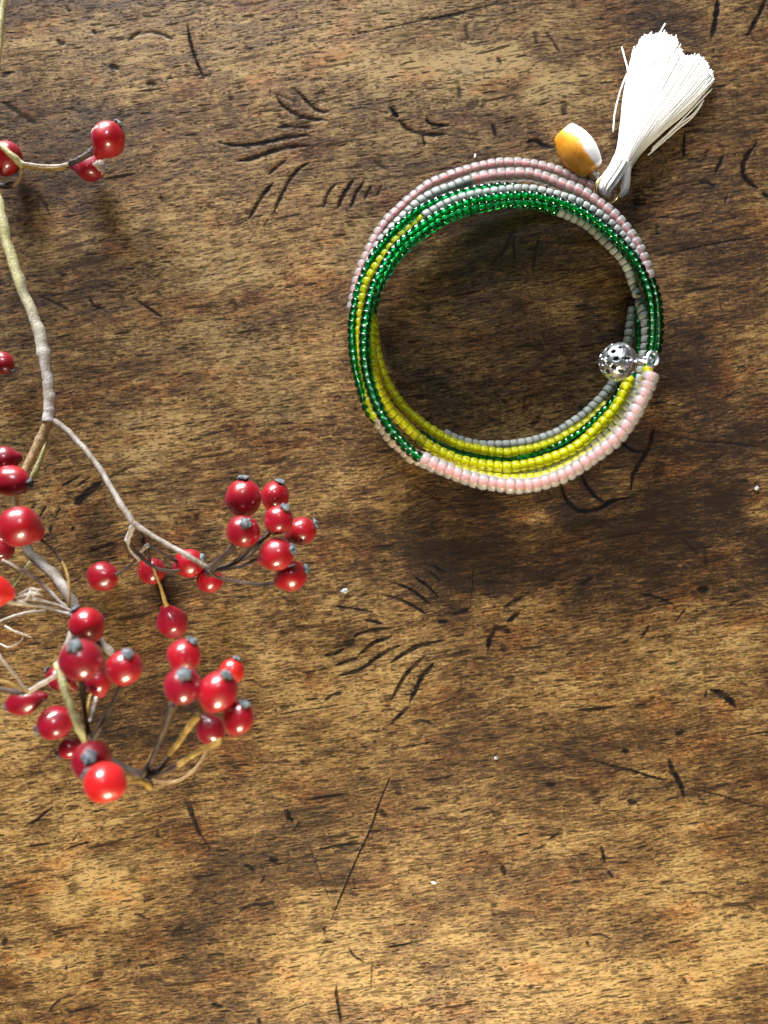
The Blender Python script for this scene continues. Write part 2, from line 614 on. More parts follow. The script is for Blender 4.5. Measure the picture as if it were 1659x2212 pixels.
# worn (pale) and stained (brown) old varnish, plus painted shade in and by the ring: x, y, rx, ry on the sheet, amount
WEAR_SHADE = [
    (830, 60, 420, 90, .12), (430, 520, 330, 170, .10), (1000, 170, 190, 70, .25), (600, 800, 140, 160, .12),
    (200, 130, 220, 90, .1), (120, 330, 200, 160, -.1), (130, 620, 200, 160, -.05), (1230, 200, 110, 120, .05),
    (330, 950, 170, 90, .15), (1500, 950, 230, 200, -.18), (1400, 1200, 330, 130, -.2), (1000, 1180, 240, 120, -.2),  # dark patches below and right of the ring: brown wood plus painted shade
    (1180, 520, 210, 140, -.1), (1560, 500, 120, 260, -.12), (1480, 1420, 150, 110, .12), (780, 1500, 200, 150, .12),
    (560, 1320, 160, 160, .02), (1350, 1640, 190, 160, -.05), (180, 1800, 170, 130, .15), (620, 1900, 160, 110, -.15),
    (60, 1560, 100, 100, .15), (300, 1560, 200, 90, -.15), (720, 2060, 180, 120, .22), (1150, 2100, 220, 100, .18), (420, 2080, 140, 110, -.05),
    (1560, 2060, 150, 110, .18), (140, 2080, 150, 60, .20), (1020, 1640, 200, 90, -.08), (1500, 1900, 170, 120, .1),
    (930, 1830, 160, 110, .05), (1180, 1860, 180, 100, .0), (250, 1930, 110, 60, .2), (1230, 1500, 110, 80, .02),
    (820, 270, 150, 60, .1), (1090, 690, 290, 250, -.12), (1430, 60, 120, 60, -.12), (1050, 250, 140, 70, -.05),  # the wide dark patch inside the ring has its shade painted in
]
PX, PY = X / K + 829.5, 1106.0 - Y / K
TONE = np.zeros_like(X)
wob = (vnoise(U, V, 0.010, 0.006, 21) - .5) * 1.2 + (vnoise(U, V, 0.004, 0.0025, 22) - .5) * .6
for x, y, rx, ry, a in WEAR_SHADE:
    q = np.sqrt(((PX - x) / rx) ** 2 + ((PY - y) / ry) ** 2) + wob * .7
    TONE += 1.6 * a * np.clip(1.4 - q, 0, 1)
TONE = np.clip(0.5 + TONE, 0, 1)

UND = (vnoise(U, V, 0.03, 0.012, 7) - .5) * 0.00025 + (vnoise(U, V, 0.006, 0.0022, 8) - .5) * 0.00006
Z = UND - DEPTH * 0.00015
falloff = np.clip((np.abs(X) - 0.0864) / 0.02, 0, 1) + np.clip((np.abs(Y) - 0.1134) / 0.02, 0, 1)
Z = Z * np.clip(1 - falloff, 0, 1)
nv_top = nx * ny
co = np.empty((nv_top, 3), np.float32)
co[:, 0], co[:, 1], co[:, 2] = X.ravel(), Y.ravel(), Z.ravel()
idx = np.arange(nv_top).reshape(ny, nx)
quads = np.stack([idx[:-1, :-1], idx[:-1, 1:], idx[1:, 1:], idx[1:, :-1]], -1).reshape(-1, 4)
ring_idx = np.concatenate([idx[0, :], idx[1:, -1], idx[-1, -2::-1], idx[-2:0:-1, 0]])
low = co[ring_idx].copy()
low[:, 2] = -0.028
nr = len(ring_idx)
li = nv_top + np.arange(nr)
side = np.stack([ring_idx, li, np.roll(li, -1), np.roll(ring_idx, -1)], -1)
co = np.vstack([co, low])
quads = np.vstack([quads, side]).astype(np.int32)
me = bpy.data.meshes.new("wooden_table")
me.vertices.add(len(co))
me.vertices.foreach_set("co", co.ravel())
me.loops.add(quads.size)
me.loops.foreach_set("vertex_index", quads.ravel())
me.polygons.add(len(quads))
me.polygons.foreach_set("loop_start", np.arange(0, quads.size, 4, dtype=np.int32))
me.polygons.foreach_set("use_smooth", np.ones(len(quads), dtype=bool))
me.update(calc_edges=True)
at = me.attributes.new("worn", 'FLOAT_COLOR', 'POINT')  # gouge dirt in red; wear and painted ring shade in green
cols = np.zeros((len(co), 4), np.float32)
cols[:nv_top, 0] = DIRT.ravel()
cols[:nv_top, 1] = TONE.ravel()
cols[nv_top:, 1] = 0.5
cols[:, 3] = 1
at.data.foreach_set("color", cols.ravel())


def wood_material():
    m, nt, b = new_mat("old_wood")
    geo = nt.nodes.new("ShaderNodeTexCoord").outputs["Object"]
    att = nt.nodes.new("ShaderNodeAttribute")
    att.attribute_name = "worn"
    sep = nt.nodes.new("ShaderNodeSeparateColor")
    L(nt, att.outputs["Color"], sep.inputs[0])
    dirt, tone = sep.outputs[0], sep.outputs[1]
    rot = mapping(nt, geo, rot=(0, 0, math.radians(-8.5)))
    # gentle waviness of the grain
    wv = nt.nodes.new("ShaderNodeTexNoise")
    wv.inputs["Scale"].default_value = 38.0
    wv.inputs["Detail"].default_value = 2.0
    L(nt, rot, wv.inputs["Vector"])
    add = nt.nodes.new("ShaderNodeVectorMath")
    add.operation = 'MULTIPLY_ADD'
    L(nt, wv.outputs["Color"], add.inputs[0])
    add.inputs[1].default_value = (0.004, 0.0035, 0)
    L(nt, rot, add.inputs[2])
    p = add.outputs[0]
    # figure of the board, stretched along the grain
    f1 = noise(nt, mapping(nt, p, scale=(380, 2700, 1)), 1.0, 5.0, 0.66)
    f2 = noise(nt, mapping(nt, p, loc=(3, 9, 0), scale=(130, 620, 1)), 1.0, 4.0, 0.62)
    f3 = noise(nt, mapping(nt, p, loc=(7, 2, 0), scale=(50, 80, 1)), 1.0, 5.0, 0.6)
    f4 = noise(nt, mapping(nt, p, loc=(17, 5, 0), scale=(12, 170, 1)), 1.0, 3.0, 0.6)
    f5 = noise(nt, mapping(nt, p, loc=(2, 5, 0), scale=(1500, 1900, 1)), 1.0, 3.0, 0.65)

    def dashes(su, sv, loc, lo, hi, keep, rough_amt):
        """separate pores: stretched cells, each with its own size; only some of them open"""
        q = mapping(nt, p, loc=loc, scale=(su, sv, 1))
        nz = nt.nodes.new("ShaderNodeTexNoise")
        nz.inputs["Scale"].default_value = 3.0
        nz.inputs["Detail"].default_value = 1.0
        L(nt, q, nz.inputs["Vector"])
        vm = nt.nodes.new("ShaderNodeVectorMath")
        vm.operation = 'MULTIPLY_ADD'
        L(nt, nz.outputs["Color"], vm.inputs[0])
        vm.inputs[1].default_value = (rough_amt, rough_amt, 0)
        L(nt, q, vm.inputs[2])
        v = nt.nodes.new("ShaderNodeTexVoronoi")
        v.voronoi_dimensions = '2D'
        v.inputs["Scale"].default_value = 1.0
        L(nt, vm.outputs[0], v.inputs["Vector"])
        sc = nt.nodes.new("ShaderNodeSeparateColor")
        L(nt, v.outputs["Color"], sc.inputs[0])
        size = math_n(nt, 'ADD', math_n(nt, 'MULTIPLY', sc.outputs[0], hi - lo), lo)
        m_ = math_n(nt, 'MULTIPLY', math_n(nt, 'SUBTRACT', size, v.outputs["Distance"]), 9.0, True)
        k = math_n(nt, 'GREATER_THAN', keep, sc.outputs[1]) if hasattr(keep, "is_linked") else math_n(nt, 'LESS_THAN', sc.outputs[1], keep)
        return math_n(nt, 'MULTIPLY', math_n(nt, 'MULTIPLY', m_, k), math_n(nt, 'ADD', math_n(nt, 'MULTIPLY', sc.outputs[2], 0.6), 0.4))
    dens = ramp(nt, noise(nt, mapping(nt, p, loc=(27, 2, 0), scale=(70, 110, 1)), 1.0, 4.0, 0.6), [(0.34, grey(0.25)), (0.66, grey(0.95))])
    d1 = dashes(520, 2300, (3.3, 1.7, 0), 0.20, 0.55, dens, 0.5)
    d2 = dashes(250, 1500, (9.3, 7.7, 0), 0.14, 0.48, 0.38, 0.5)
    d3 = dashes(85, 900, (1.3, 5.7, 0), 0.05, 0.42, 0.10, 0.4)
    d4 = dashes(900, 1500, (6.1, 2.2, 0), 0.12, 0.42, 0.5, 0.7)
    d5 = dashes(130, 210, (4.4, 8.2, 0), 0.02, 0.22, 0.16, 0.9)
    s = math_n(nt, 'MULTIPLY', math_n(nt, 'SUBTRACT', f1, 0.5), 1.5)
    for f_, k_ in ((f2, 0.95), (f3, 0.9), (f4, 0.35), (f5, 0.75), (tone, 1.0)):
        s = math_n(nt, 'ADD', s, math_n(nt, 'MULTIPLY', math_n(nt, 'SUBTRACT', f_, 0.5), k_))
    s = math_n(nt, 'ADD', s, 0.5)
    base = ramp(nt, s, [(0.04, (0.015, 0.008, 0.0045)), (0.26, (0.039, 0.0195, 0.008)), (0.46, (0.088, 0.046, 0.0165)),
                        (0.64, (0.160, 0.094, 0.033)), (0.92, (0.29, 0.190, 0.076))])
    hue = noise(nt, mapping(nt, p, loc=(51, 3, 0), scale=(70, 130, 1)), 1.0, 5.0, 0.62)
    base = mix(nt, math_n(nt, 'MULTIPLY', ramp(nt, hue, [(0.54, grey(0)), (0.62, grey(1))]), 0.55), base, mix(nt, 1.0, base, (0.98, 0.66, 0.50), 'MULTIPLY'))
    base = mix(nt, math_n(nt, 'MULTIPLY', ramp(nt, hue, [(0.36, grey(1)), (0.45, grey(0))]), 0.5), base, mix(nt, 1.0, base, (0.92, 0.98, 1.12), 'MULTIPLY'))
    d6 = dashes(26, 620, (2.2, 3.1, 0), 0.03, 0.30, 0.45, 0.25)
    dk = math_n(nt, 'MAXIMUM', math_n(nt, 'MULTIPLY', d1, 0.8), math_n(nt, 'MULTIPLY', d6, 0.6))
    for d_, k_ in ((d2, 0.95), (d3, 1.0), (d4, 0.8), (d5, 0.95)):
        dk = math_n(nt, 'MAXIMUM', dk, math_n(nt, 'MULTIPLY', d_, k_))
    c = mix(nt, dk, base, (0.012, 0.009, 0.008))
    c = mix(nt, math_n(nt, 'MULTIPLY', ramp(nt, dirt, [(0.08, grey(0)), (0.8, grey(1))]), ramp(nt, f2, [(0.35, grey(0.7)), (0.55, grey(0.97))])), c, (0.004, 0.0045, 0.006))
    L(nt, c, b.inputs["Base Color"])
    rr = math_n(nt, 'ADD', math_n(nt, 'MULTIPLY', f2, 0.2), 0.45)
    rr = math_n(nt, 'ADD', rr, math_n(nt, 'MULTIPLY', dk, 0.25))
    L(nt, rr, b.inputs["Roughness"])
    L(nt, math_n(nt, 'MULTIPLY', math_n(nt, 'SUBTRACT', 1.0, math_n(nt, 'MAXIMUM', dk, dirt), True), 0.2), b.inputs["Specular IOR Level"])
    hgt = math_n(nt, 'SUBTRACT', math_n(nt, 'MULTIPLY', f1, 0.5), math_n(nt, 'MULTIPLY', dk, 0.8))
    L(nt, bump(nt, hgt, 0.3, 0.00012), b.inputs["Normal"])
    return m


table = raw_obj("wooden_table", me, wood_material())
tag(table, "old brown wooden table top with dark gouges, cracks and worn varnish", "table")

# ================================================================== BRACELET
# each strand: colour runs of measured points (sheet of the 2500 px photo) with height in mm
STRANDS = [
    ("S1", [
        ("pink", 1.43, 1.60, [(2122, 1215, 26.00), (2112, 1240, 26.00), (2106, 1265, 26.00), (2090, 1295, 26.00), (2068, 1340, 26.00), (2035, 1392, 26.00),
                              (1998, 1434, 25.50), (1948, 1474, 25.00), (1892, 1513, 25.00), (1829, 1549, 24.50), (1749, 1575, 24.00),
                              (1679, 1581, 24.00), (1600, 1573, 23.50), (1516, 1553, 23.00), (1433, 1521, 22.50), (1383, 1498, 22.28)]),
        ("green", 1.10, 1.45, [(1366, 1490, 22.31), (1331, 1463, 21.93), (1303, 1432, 21.57), (1274, 1399, 21.72), (1241, 1345, 21.46), (1212, 1277, 21.26),
                               (1194, 1212, 21.05), (1186, 1137, 20.88), (1189, 1065, 20.70), (1201, 996, 20.51), (1216, 938, 20.26), (1241, 888, 19.99),
                               (1288, 810, 19.33), (1350, 754, 19.08), (1426, 702, 18.81), (1516, 663, 18.49), (1600, 646, 18.00), (1693, 638, 17.50),
                               (1749, 642, 17.00), (1822, 659, 16.50), (1902, 695, 15.84), (1968, 742, 15.14), (2021, 795, 14.40), (2071, 857, 13.62),
                               (2103, 920, 13.71), (2119, 985, 13.37), (2124, 1040, 13.07), (2124, 1100, 12.75), (2117, 1155, 12.46)]),
        ("yellow", 1.05, 1.62, [(2108, 1205, 12.19), (2098, 1250, 11.95), (2075, 1310, 11.63), (2045, 1360, 11.37), (2008, 1408, 11.11), (1960, 1450, 10.89),
                                (1900, 1490, 10.67), (1835, 1525, 10.49), (1760, 1552, 10.34), (1679, 1560, 10.30), (1600, 1555, 10.33), (1516, 1537, 9.92)]),
        ("pale", 1.10, 1.62, [(1433, 1512, 9.56), (1383, 1490, 9.67), (1352, 1479, 7.66), (1312, 1447, 6.83), (1278, 1419, 6.98), (1249, 1379, 7.70)]),
        ("yellow", 1.05, 1.62, [(1213, 1345, 6.48), (1197, 1300, 6.69), (1180, 1242, 6.97), (1168, 1190, 7.22), (1165, 1130, 7.50), (1167, 1060, 8.05),
                                (1175, 1000, 8.66), (1187, 945, 9.22), (1205, 900, 9.67), (1245, 841, 10.27), (1295, 777, 10.91), (1340, 739, 11.30), (1362, 723, 11.46)]),
        ("grey", 1.0, 1.50, [(1382, 705, 12.34), (1422, 681, 12.58), (1470, 657, 12.81), (1540, 636, 12.85), (1620, 624, 12.85), (1690, 618, 12.85),
                             (1749, 622, 12.85), (1849, 648, 12.85), (1915, 679, 12.60), (1982, 727, 12.12), (2035, 785, 11.53), (2080, 850, 10.88)]),
    ]),
    ("S3", [
        ("grey", 1.0, 1.55, [(2082, 978, 6.2), (2091, 1010, 7.6), (2101, 1055, 8.41), (2103, 1099, 8.20), (2096, 1156, 7.93), (2088, 1203, 7.71), (2076, 1245, 7.50),
                             (2048, 1308, 7.20), (2001, 1375, 6.88), (1948, 1429, 6.63), (1875, 1488, 6.34), (1783, 1531, 6.14), (1677, 1549, 6.05), (1600, 1545, 6.07)]),
        ("pale", 1.05, 1.6, [(1530, 1525, 5.97), (1445, 1487, 5.62), (1355, 1500, 5.06), (1305, 1460, 5.25), (1271, 1431, 5.39), (1245, 1395, 5.56)]),
        ("green", 1.05, 1.5, [(1218, 1362, 5.95), (1194, 1325, 6.32), (1180, 1282, 6.93), (1163, 1220, 7.42), (1152, 1163, 7.70), (1147, 1108, 7.96), (1148, 1050, 8.24),
                              (1154, 1010, 8.43), (1168, 945, 8.74), (1187, 895, 8.98), (1208, 851, 9.69), (1237, 808, 10.39), (1288, 750, 11.17), (1353, 692, 11.95),
                              (1433, 653, 12.30), (1534, 622, 12.50), (1606, 612, 12.50), (1679, 612, 12.30), (1760, 632, 11.90), (1830, 655, 11.40)]),
    ]),
    ("S4", [
        ("green", 1.0, 1.5, [(2079, 985, 3.0), (2080, 1025, 4.2), (2081, 1066, 5.6), (2080, 1142, 6), (2068, 1200, 6.4)]),
        ("yellow", 1.12, 1.62, [(2041, 1252, 8.40), (2021, 1298, 8.23), (1995, 1338, 8.09), (1932, 1404, 7.85), (1866, 1459, 7.66), (1766, 1500, 7.51), (1667, 1519, 7.45),
                                (1606, 1517, 7.25), (1534, 1506, 7.09), (1480, 1492, 6.94), (1426, 1467, 6.83), (1382, 1441, 6.72), (1346, 1409, 6.84), (1310, 1373, 6.96),
                                (1274, 1336, 7.10), (1245, 1289, 7.26), (1223, 1239, 7.44), (1214, 1188, 7.42), (1210, 1137, 7.40), (1208, 1085, 7.39), (1208, 1040, 7.35)]),
        ("grey", 1.15, 1.58, [(1195, 985, 6.14), (1192, 920, 6.38), (1203, 865, 6.77), (1221, 826, 7.11), (1240, 790, 7.44), (1274, 752, 7.77), (1306, 718, 8.09),
                              (1339, 683, 8.42), (1378, 651, 8.70), (1422, 629, 8.90), (1462, 615, 8.90), (1505, 598, 8.90), (1525, 591, 8.90)]),
        ("pink", 1.38, 1.74, [(1545, 585, 8.70), (1599, 574, 8.70), (1653, 570, 8.50), (1716, 569, 8.50), (1766, 580, 8.30), (1836, 606, 8.10), (1892, 629, 7.90),
                              (1942, 662, 7.69), (1982, 692, 7.59), (2018, 727, 7.46), (2051, 770, 7.31), (2078, 813, 7.16), (2094, 854, 7.01), (2108, 893, 6.87)]),
        ("green", 1.1, 1.5, [(2117, 912, 6.80), (2130, 945, 6.69), (2138, 985, 6.54), (2143, 1030, 6.38), (2144, 1075, 6.02), (2140, 1125, 5.45),
                             (2128, 1175, 4.87), (2105, 1235, 4.46)]),
    ]),
    ("S5", [
        ("green", 1.0, 1.5, [(2030, 1245, 2.6), (2003, 1297, 2.8), (1975, 1328, 3), (1948, 1358, 3.2), (1915, 1389, 3.2), (1882, 1413, 3.2), (1836, 1442, 3.2), (1783, 1465, 3.2), (1716, 1486, 3.2),
                             (1650, 1495, 3.2), (1590, 1493, 3.2), (1534, 1484, 3.2), (1480, 1473, 3), (1420, 1448, 2.8), (1350, 1400, 2.4)]),
    ]),
    ("S5b", [
        ("pink", 1.2, 1.75, [(1146, 1010, 2.09), (1155, 955, 2.14), (1167, 908, 2.28), (1180, 866, 2.42), (1199, 826, 2.55), (1223, 775, 2.70), (1255, 728, 2.74), (1292, 689, 2.77),
                             (1339, 647, 2.80), (1400, 602, 2.80), (1480, 569, 2.80), (1559, 546, 2.80), (1610, 536, 2.80), (1650, 532, 2.80), (1700, 534, 2.80), (1759, 543, 2.80),
                             (1812, 558, 2.80), (1865, 580, 2.80), (1915, 606, 2.60), (1960, 640, 2.30)]),
    ]),
    ("S6", [
        ("yellow", 1.0, 1.62, [(1975, 1312, 1.74), (1948, 1343, 1.79), (1925, 1363, 1.95), (1889, 1390, 2.30), (1849, 1412, 2.66), (1809, 1434, 3.02), (1749, 1456, 3.58), (1683, 1468, 4.16),
                               (1642, 1474, 4.35), (1570, 1464, 4.57), (1498, 1448, 4.80), (1444, 1423, 4.84), (1397, 1394, 4.90), (1353, 1360, 4.96),
                               (1317, 1327, 4.91), (1288, 1289, 4.88), (1263, 1249, 4.75), (1245, 1206, 4.63), (1230, 1156, 4.32), (1222, 1110, 3.80), (1217, 1060, 3.29)]),
        ("green", 1.0, 1.5, [(1214, 1010, 2.98), (1232, 940, 3.10), (1262, 885, 3.40), (1305, 826, 3.90), (1365, 772, 4.40), (1440, 722, 4.89), (1530, 686, 5.35), (1610, 668, 5.59), (1690, 662, 5.60), (1760, 672, 5.38), (1800, 684, 5.26)]),
        ("grey", 1.0, 1.5, [(1830, 692, 5.14), (1879, 713, 4.91), (1922, 739, 4.66), (1958, 774, 4.40), (1995, 807, 4.14), (2031, 850, 3.76), (2052, 895, 3.38), (2066, 935, 3.6), (2076, 962, 4.4)]),
    ]),
    ("S7", [
        ("grey", 1.02, 1.56, [(2060, 1000, 1.2), (2055, 1035, 1.2), (2051, 1066, 1.2), (2045, 1106, 1.2), (2032, 1160, 1.2), (2014, 1210, 1.2), (1992, 1251, 1.2), (1955, 1297, 1.2), (1909, 1343, 1.2),
                              (1862, 1377, 1.2), (1803, 1412, 1.2), (1736, 1435, 1.2), (1686, 1444, 1.2), (1635, 1448, 1.2), (1563, 1448, 1.2), (1494, 1432, 1.2), (1450, 1412, 1.2)]),
    ]),
]


def bead_mesh(name, mat, hole, squareness, M=9, n=16):
    """unit bead: radius 1 in x-y, half length 1 along z"""
    prof = []
    for i in range(M + 1):
        a = math.pi * i / M
        z = -math.cos(a)
        r = math.sin(a)
        z = math.copysign(abs(z) ** squareness, z)
        r = abs(r) ** squareness
        prof.append((hole + (1 - hole) * r, z))
    prof.append((hole * 0.97, 0.55))
    prof.append((hole * 0.97, -0.55))
    verts, faces = [], []
    for r, z in prof:
        for k in range(n):
            a = 2 * math.pi * k / n
            verts.append((r * math.cos(a), r * math.sin(a), z))
    m = len(prof)
    for i in range(m):
        j = (i + 1) % m
        for k in range(n):
            k2 = (k + 1) % n
            faces.append((i * n + k, i * n + k2, j * n + k2, j * n + k))
    me = bpy.data.meshes.new(name)
    me.from_pydata(verts, [], faces)
    me.polygons.foreach_set("use_smooth", [True] * len(me.polygons))
    me.materials.append(mat)
    me.update()
    return me


def glass_mat(name, col, rough, trans, ior=1.5, spec=0.5, jitter=0.1, sss=0.0):
    m, nt, b = new_mat(name)
    info = nt.nodes.new("ShaderNodeObjectInfo")
    v = math_n(nt, 'ADD', math_n(nt, 'MULTIPLY', info.outputs["Random"], jitter), 1.0 - jitter)
    hsv = nt.nodes.new("ShaderNodeHueSaturation")
    hsv.inputs["Color"].default_value = tuple(col) + (1,)
    L(nt, v, hsv.inputs["Value"])
    L(nt, hsv.outputs[0], b.inputs["Base Color"])
    b.inputs["Roughness"].default_value = rough
    b.inputs["Transmission Weight"].default_value = trans
    b.inputs["IOR"].default_value = ior
    b.inputs["Specular IOR Level"].default_value = spec
    return m, nt, b


M_pink, _, _ = glass_mat("frosted_clear_glass", (1.0, 0.95, 0.95), 0.20, 0.80, 1.34)
M_pale, _, _ = glass_mat("frosted_pale_glass", (0.90, 0.82, 0.74), 0.36, 0.75, 1.42)
M_green, _, _ = glass_mat("clear_green_glass", (0.012, 0.54, 0.205), 0.03, 1.0, 1.5, jitter=0.25)
M_yellow, _, _ = glass_mat("frosted_yellow_glass", (1.0, 0.98, 0.03), 0.26, 0.76, 1.38)
M_grey, nt, b = new_mat("matt_grey_bead")
info = nt.nodes.new("ShaderNodeObjectInfo")
gcol = ramp(nt, info.outputs["Random"], [(0.0, (0.19, 0.205, 0.195)), (1.0, (0.29, 0.31, 0.29))])
tc = nt.nodes.new("ShaderNodeTexCoord").outputs["Object"]
gn = noise(nt, tc, 3.0, 3.0)
L(nt, mix(nt, ramp(nt, gn, [(0.4, grey(0)), (0.7, grey(0.3))]), gcol, (0.22, 0.23, 0.22)), b.inputs["Base Color"])
b.inputs["Roughness"].default_value = 0.55

M_lin_pink, nt, b = new_mat("pink_lining")
b.inputs["Base Color"].default_value = (1.0, 0.20, 0.17, 1)
b.inputs["Roughness"].default_value = 0.6
M_lin_green, nt, b = new_mat("green_lining")
b.inputs["Base Color"].default_value = (0.50, 1.0, 0.66, 1)
b.inputs["Roughness"].default_value = 0.3
b.inputs["Metallic"].default_value = 0.5
M_lin_yellow, nt, b = new_mat("yellow_lining")
b.inputs["Base Color"].default_value = (0.95, 1.0, 0.08, 1)
b.inputs["Roughness"].default_value = 0.5
M_lin_pale, nt, b = new_mat("pale_lining")
b.inputs["Base Color"].default_value = (0.95, 0.72, 0.62, 1)
b.inputs["Roughness"].default_value = 0.5
M_silver, nt, b = new_mat("silver_metal")
b.inputs["Base Color"].default_value = (0.70, 0.73, 0.78, 1)
b.inputs["Metallic"].default_value = 1.0
b.inputs["Roughness"].default_value = 0.3
M_inner_shade, nt, b = new_mat("shaded_inside")  # dark colour stands in for the shade inside the ball
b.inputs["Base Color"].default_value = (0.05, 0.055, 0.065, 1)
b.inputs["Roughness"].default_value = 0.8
M_wire, nt, b = new_mat("steel_wire")
b.inputs["Base Color"].default_value = (0.55, 0.55, 0.56, 1)
b.inputs["Metallic"].default_value = 1.0
b.inputs["Roughness"].default_value = 0.3

BEADS = {
    "pink": ("pink_bead", bead_mesh("pink_bead", M_pink, 0.50, 0.62), M_lin_pink, 0.47),
    "pale": ("pale_bead", bead_mesh("pale_bead", M_pale, 0.45, 0.62), M_lin_pale, 0.42),
    "green": ("green_bead", bead_mesh("green_bead", M_green, 0.38, 0.75), M_lin_green, 0.29),
    "yellow": ("yellow_bead", bead_mesh("yellow_bead", M_yellow, 0.42, 0.62), M_lin_yellow, 0.38),
    "grey": ("grey_bead", bead_mesh("grey_bead", M_grey, 0.36, 0.60), None, 0.3),
}
br_loc = S(1640, 1060, 0)
bracelet = thing("bracelet", "coiled beaded wire bracelet in pink, green, yellow and grey on the table", "bracelet", br_loc)

for sname, runs in STRANDS:
    pts, marks = [], []
    for ci, (colr, R, pitch, pp) in enumerate(runs):
        for p in pp:
            pts.append(tuple(S(*p)) + (R, pitch))
        marks.append((colr, len(pts)))
    c = catmull(pts, 10)
    # run boundaries in dense index space: half way between last point of a run and the first of the next
    bounds, k0 = [], 0
    for colr, cnt in marks:
        bounds.append((colr, k0, min(len(c) - 1, cnt * 10 - 5)))
        k0 = min(len(c) - 1, cnt * 10 - 5)
    seg = np.linalg.norm(np.diff(c[:, :3], axis=0), axis=1)
    arc = np.concatenate([[0], np.cumsum(seg)])
    wv, wf = tube_data(c[::4, :3], [0.00028] * len(c[::4]), 6)
    mesh_obj("wire", wv, wf, M_wire, bracelet)
    for colr, a, e in bounds:
        nm, bme, lin, linr = BEADS[colr]
        if e - a < 3:
            continue
        if lin is not None:
            sub = c[a:e + 1:2]
            lv, lf = tube_data(sub[:, :3], list(sub[:, 3] * 0.001 * linr), 10)
            mesh_obj("lining", lv, lf, lin, bracelet)
        s = arc[a] if a == 0 else s
        end = arc[e]
        while True:
            pm = np.interp(s, arc, c[:, 4]) * 0.001 * random.choice((0.93, 0.98, 1.0, 1.0, 1.04, 1.1))
            mid = s + pm / 2
            if mid > end:
                break
            pos = Vector([np.interp(mid, arc, c[:, k]) for k in range(3)])
            p2 = Vector([np.interp(mid + 0.0006, arc, c[:, k]) for k in range(3)])
            p1 = Vector([np.interp(mid - 0.0006, arc, c[:, k]) for k in range(3)])
            R = np.interp(mid, arc, c[:, 3]) * 0.001 * random.uniform(0.95, 1.05)
            t = (p2 - p1).normalized()
            t = (t + Vector((random.uniform(-1, 1), random.uniform(-1, 1), random.uniform(-1, 1))) * 0.05).normalized()
            q = t.to_track_quat('Z', 'Y')
            o = bpy.data.objects.new(nm, bme)
            COL.objects.link(o)
            o.parent = bracelet
            o.matrix_local = Matrix.LocRotScale(pos - br_loc, q, Vector((R, R, pm * 0.505)))
            s += pm

low_bead = bead_mesh("light_block_bead", M_green, 0.38, 0.75, 5, 10)
# added unseen turns under the upper one, to keep light out of the ring
s1 = [p for p in STRANDS[0][1][1][3]]
for drop, first in ((2.2, 6), (4.4, 5), (6.6, 4), (8.8, 4), (11.0, 5), (13.2, 5), (15.4, 6)):
    pts = [(x, y, max(1.2, z - drop)) for x, y, z in s1[first:-2] if z - drop > 0.6]
    if len(pts) < 4:
        continue
    c = catmull([tuple(S(*p)) for p in pts], 10)
    arc = np.concatenate([[0], np.cumsum(np.linalg.norm(np.diff(c, axis=0), axis=1))])
    hv, hf = [], []
    src = low_bead
    bv = [v.co.copy() for v in src.vertices]
    bf = [tuple(p.vertices) for p in src.polygons]
    for mid in np.arange(0.0008, arc[-1], 0.00148):
        pos = Vector([np.interp(mid, arc, c[:, k]) for k in range(3)])
        t = Vector([np.interp(mid + .0006, arc, c[:, k]) - np.interp(mid - .0006, arc, c[:, k]) for k in range(3)]).normalized()
        M4 = Matrix.LocRotScale(pos, t.to_track_quat('Z', 'Y'), Vector((0.00098, 0.00098, 0.00075)))
        o_ = len(hv)
        hv.extend([M4 @ v for v in bv])
        hf.extend([tuple(i + o_ for i in q) for q in bf])
    under = mesh_obj("light_block_turn", hv, hf, M_green, bracelet)
    under["kind"] = "stuff"

# end loop of the wire at the pink end
lv, lf = torus_data(S(2124, 1170, 26), (0.15, 0.1, 1), RAD(15.5, 26), 0.00033, 32, 10, squash=0.78, up=(0.05, 1, 0))
mesh_obj("wire_loop", lv, lf, M_silver, bracelet)

# ================================================================== FILIGREE BALL CHARM
bc = S(2012, 1178, 20)
ball = thing("filigree_charm", "hollow silver filigree ball hanging from the pink end of the bracelet", "charm", bc)
br = RAD(63 * .6636, 21) * 0.97


def filigree(center, R):
    # axis of the ball points from its pierced pole (left, towards the viewer) to its ring (right)
    ax = Vector((-0.85, 0.0, 0.50)).normalized()
    u = Vector((0, 1, 0))
    u = (u - ax * u.dot(ax)).normalized()
    w = ax.cross(u)
    nt_, npz = 96, 128
    verts, faces = [], []

    def hole(th, ph):
        m_ = min(th, math.pi - th)

        def dd(n, th0, rt, rp, off=0.0):
            d = ((ph / (2 * math.pi) * n + off) % 1.0) - 0.5
            return ((m_ - th0) / rt) ** 2 + (d * 2 * math.pi / n * math.sin(th) / rp) ** 2 < 1
        return dd(4, 0.24, 0.10, 0.10) or dd(8, 0.64, 0.16, 0.16, 0.5) or dd(8, 1.19, 0.29, 0.115, 0.5)
    for i in range(nt_ + 1):
        th = math.pi * i / nt_
        for k in range(npz):
            ph = 2 * math.pi * k / npz
            rr = R * (1 + 0.006 * math.sin(26 * th) * math.sin(16 * ph))
            if abs(th - math.pi / 2) < 0.05:
                rr *= 1.03
            d = ax * math.cos(th) + (u * math.cos(ph) + w * math.sin(ph)) * math.sin(th)
            verts.append(Vector(center) + d * rr)
    for i in range(nt_):
        for k in range(npz):
            if not hole(math.pi * (i + .5) / nt_, 2 * math.pi * (k + .5) / npz):
                faces.append((i * npz + k, (i + 1) * npz + k, (i + 1) * npz + (k + 1) % npz, i * npz + (k + 1) % npz))
    return verts, faces


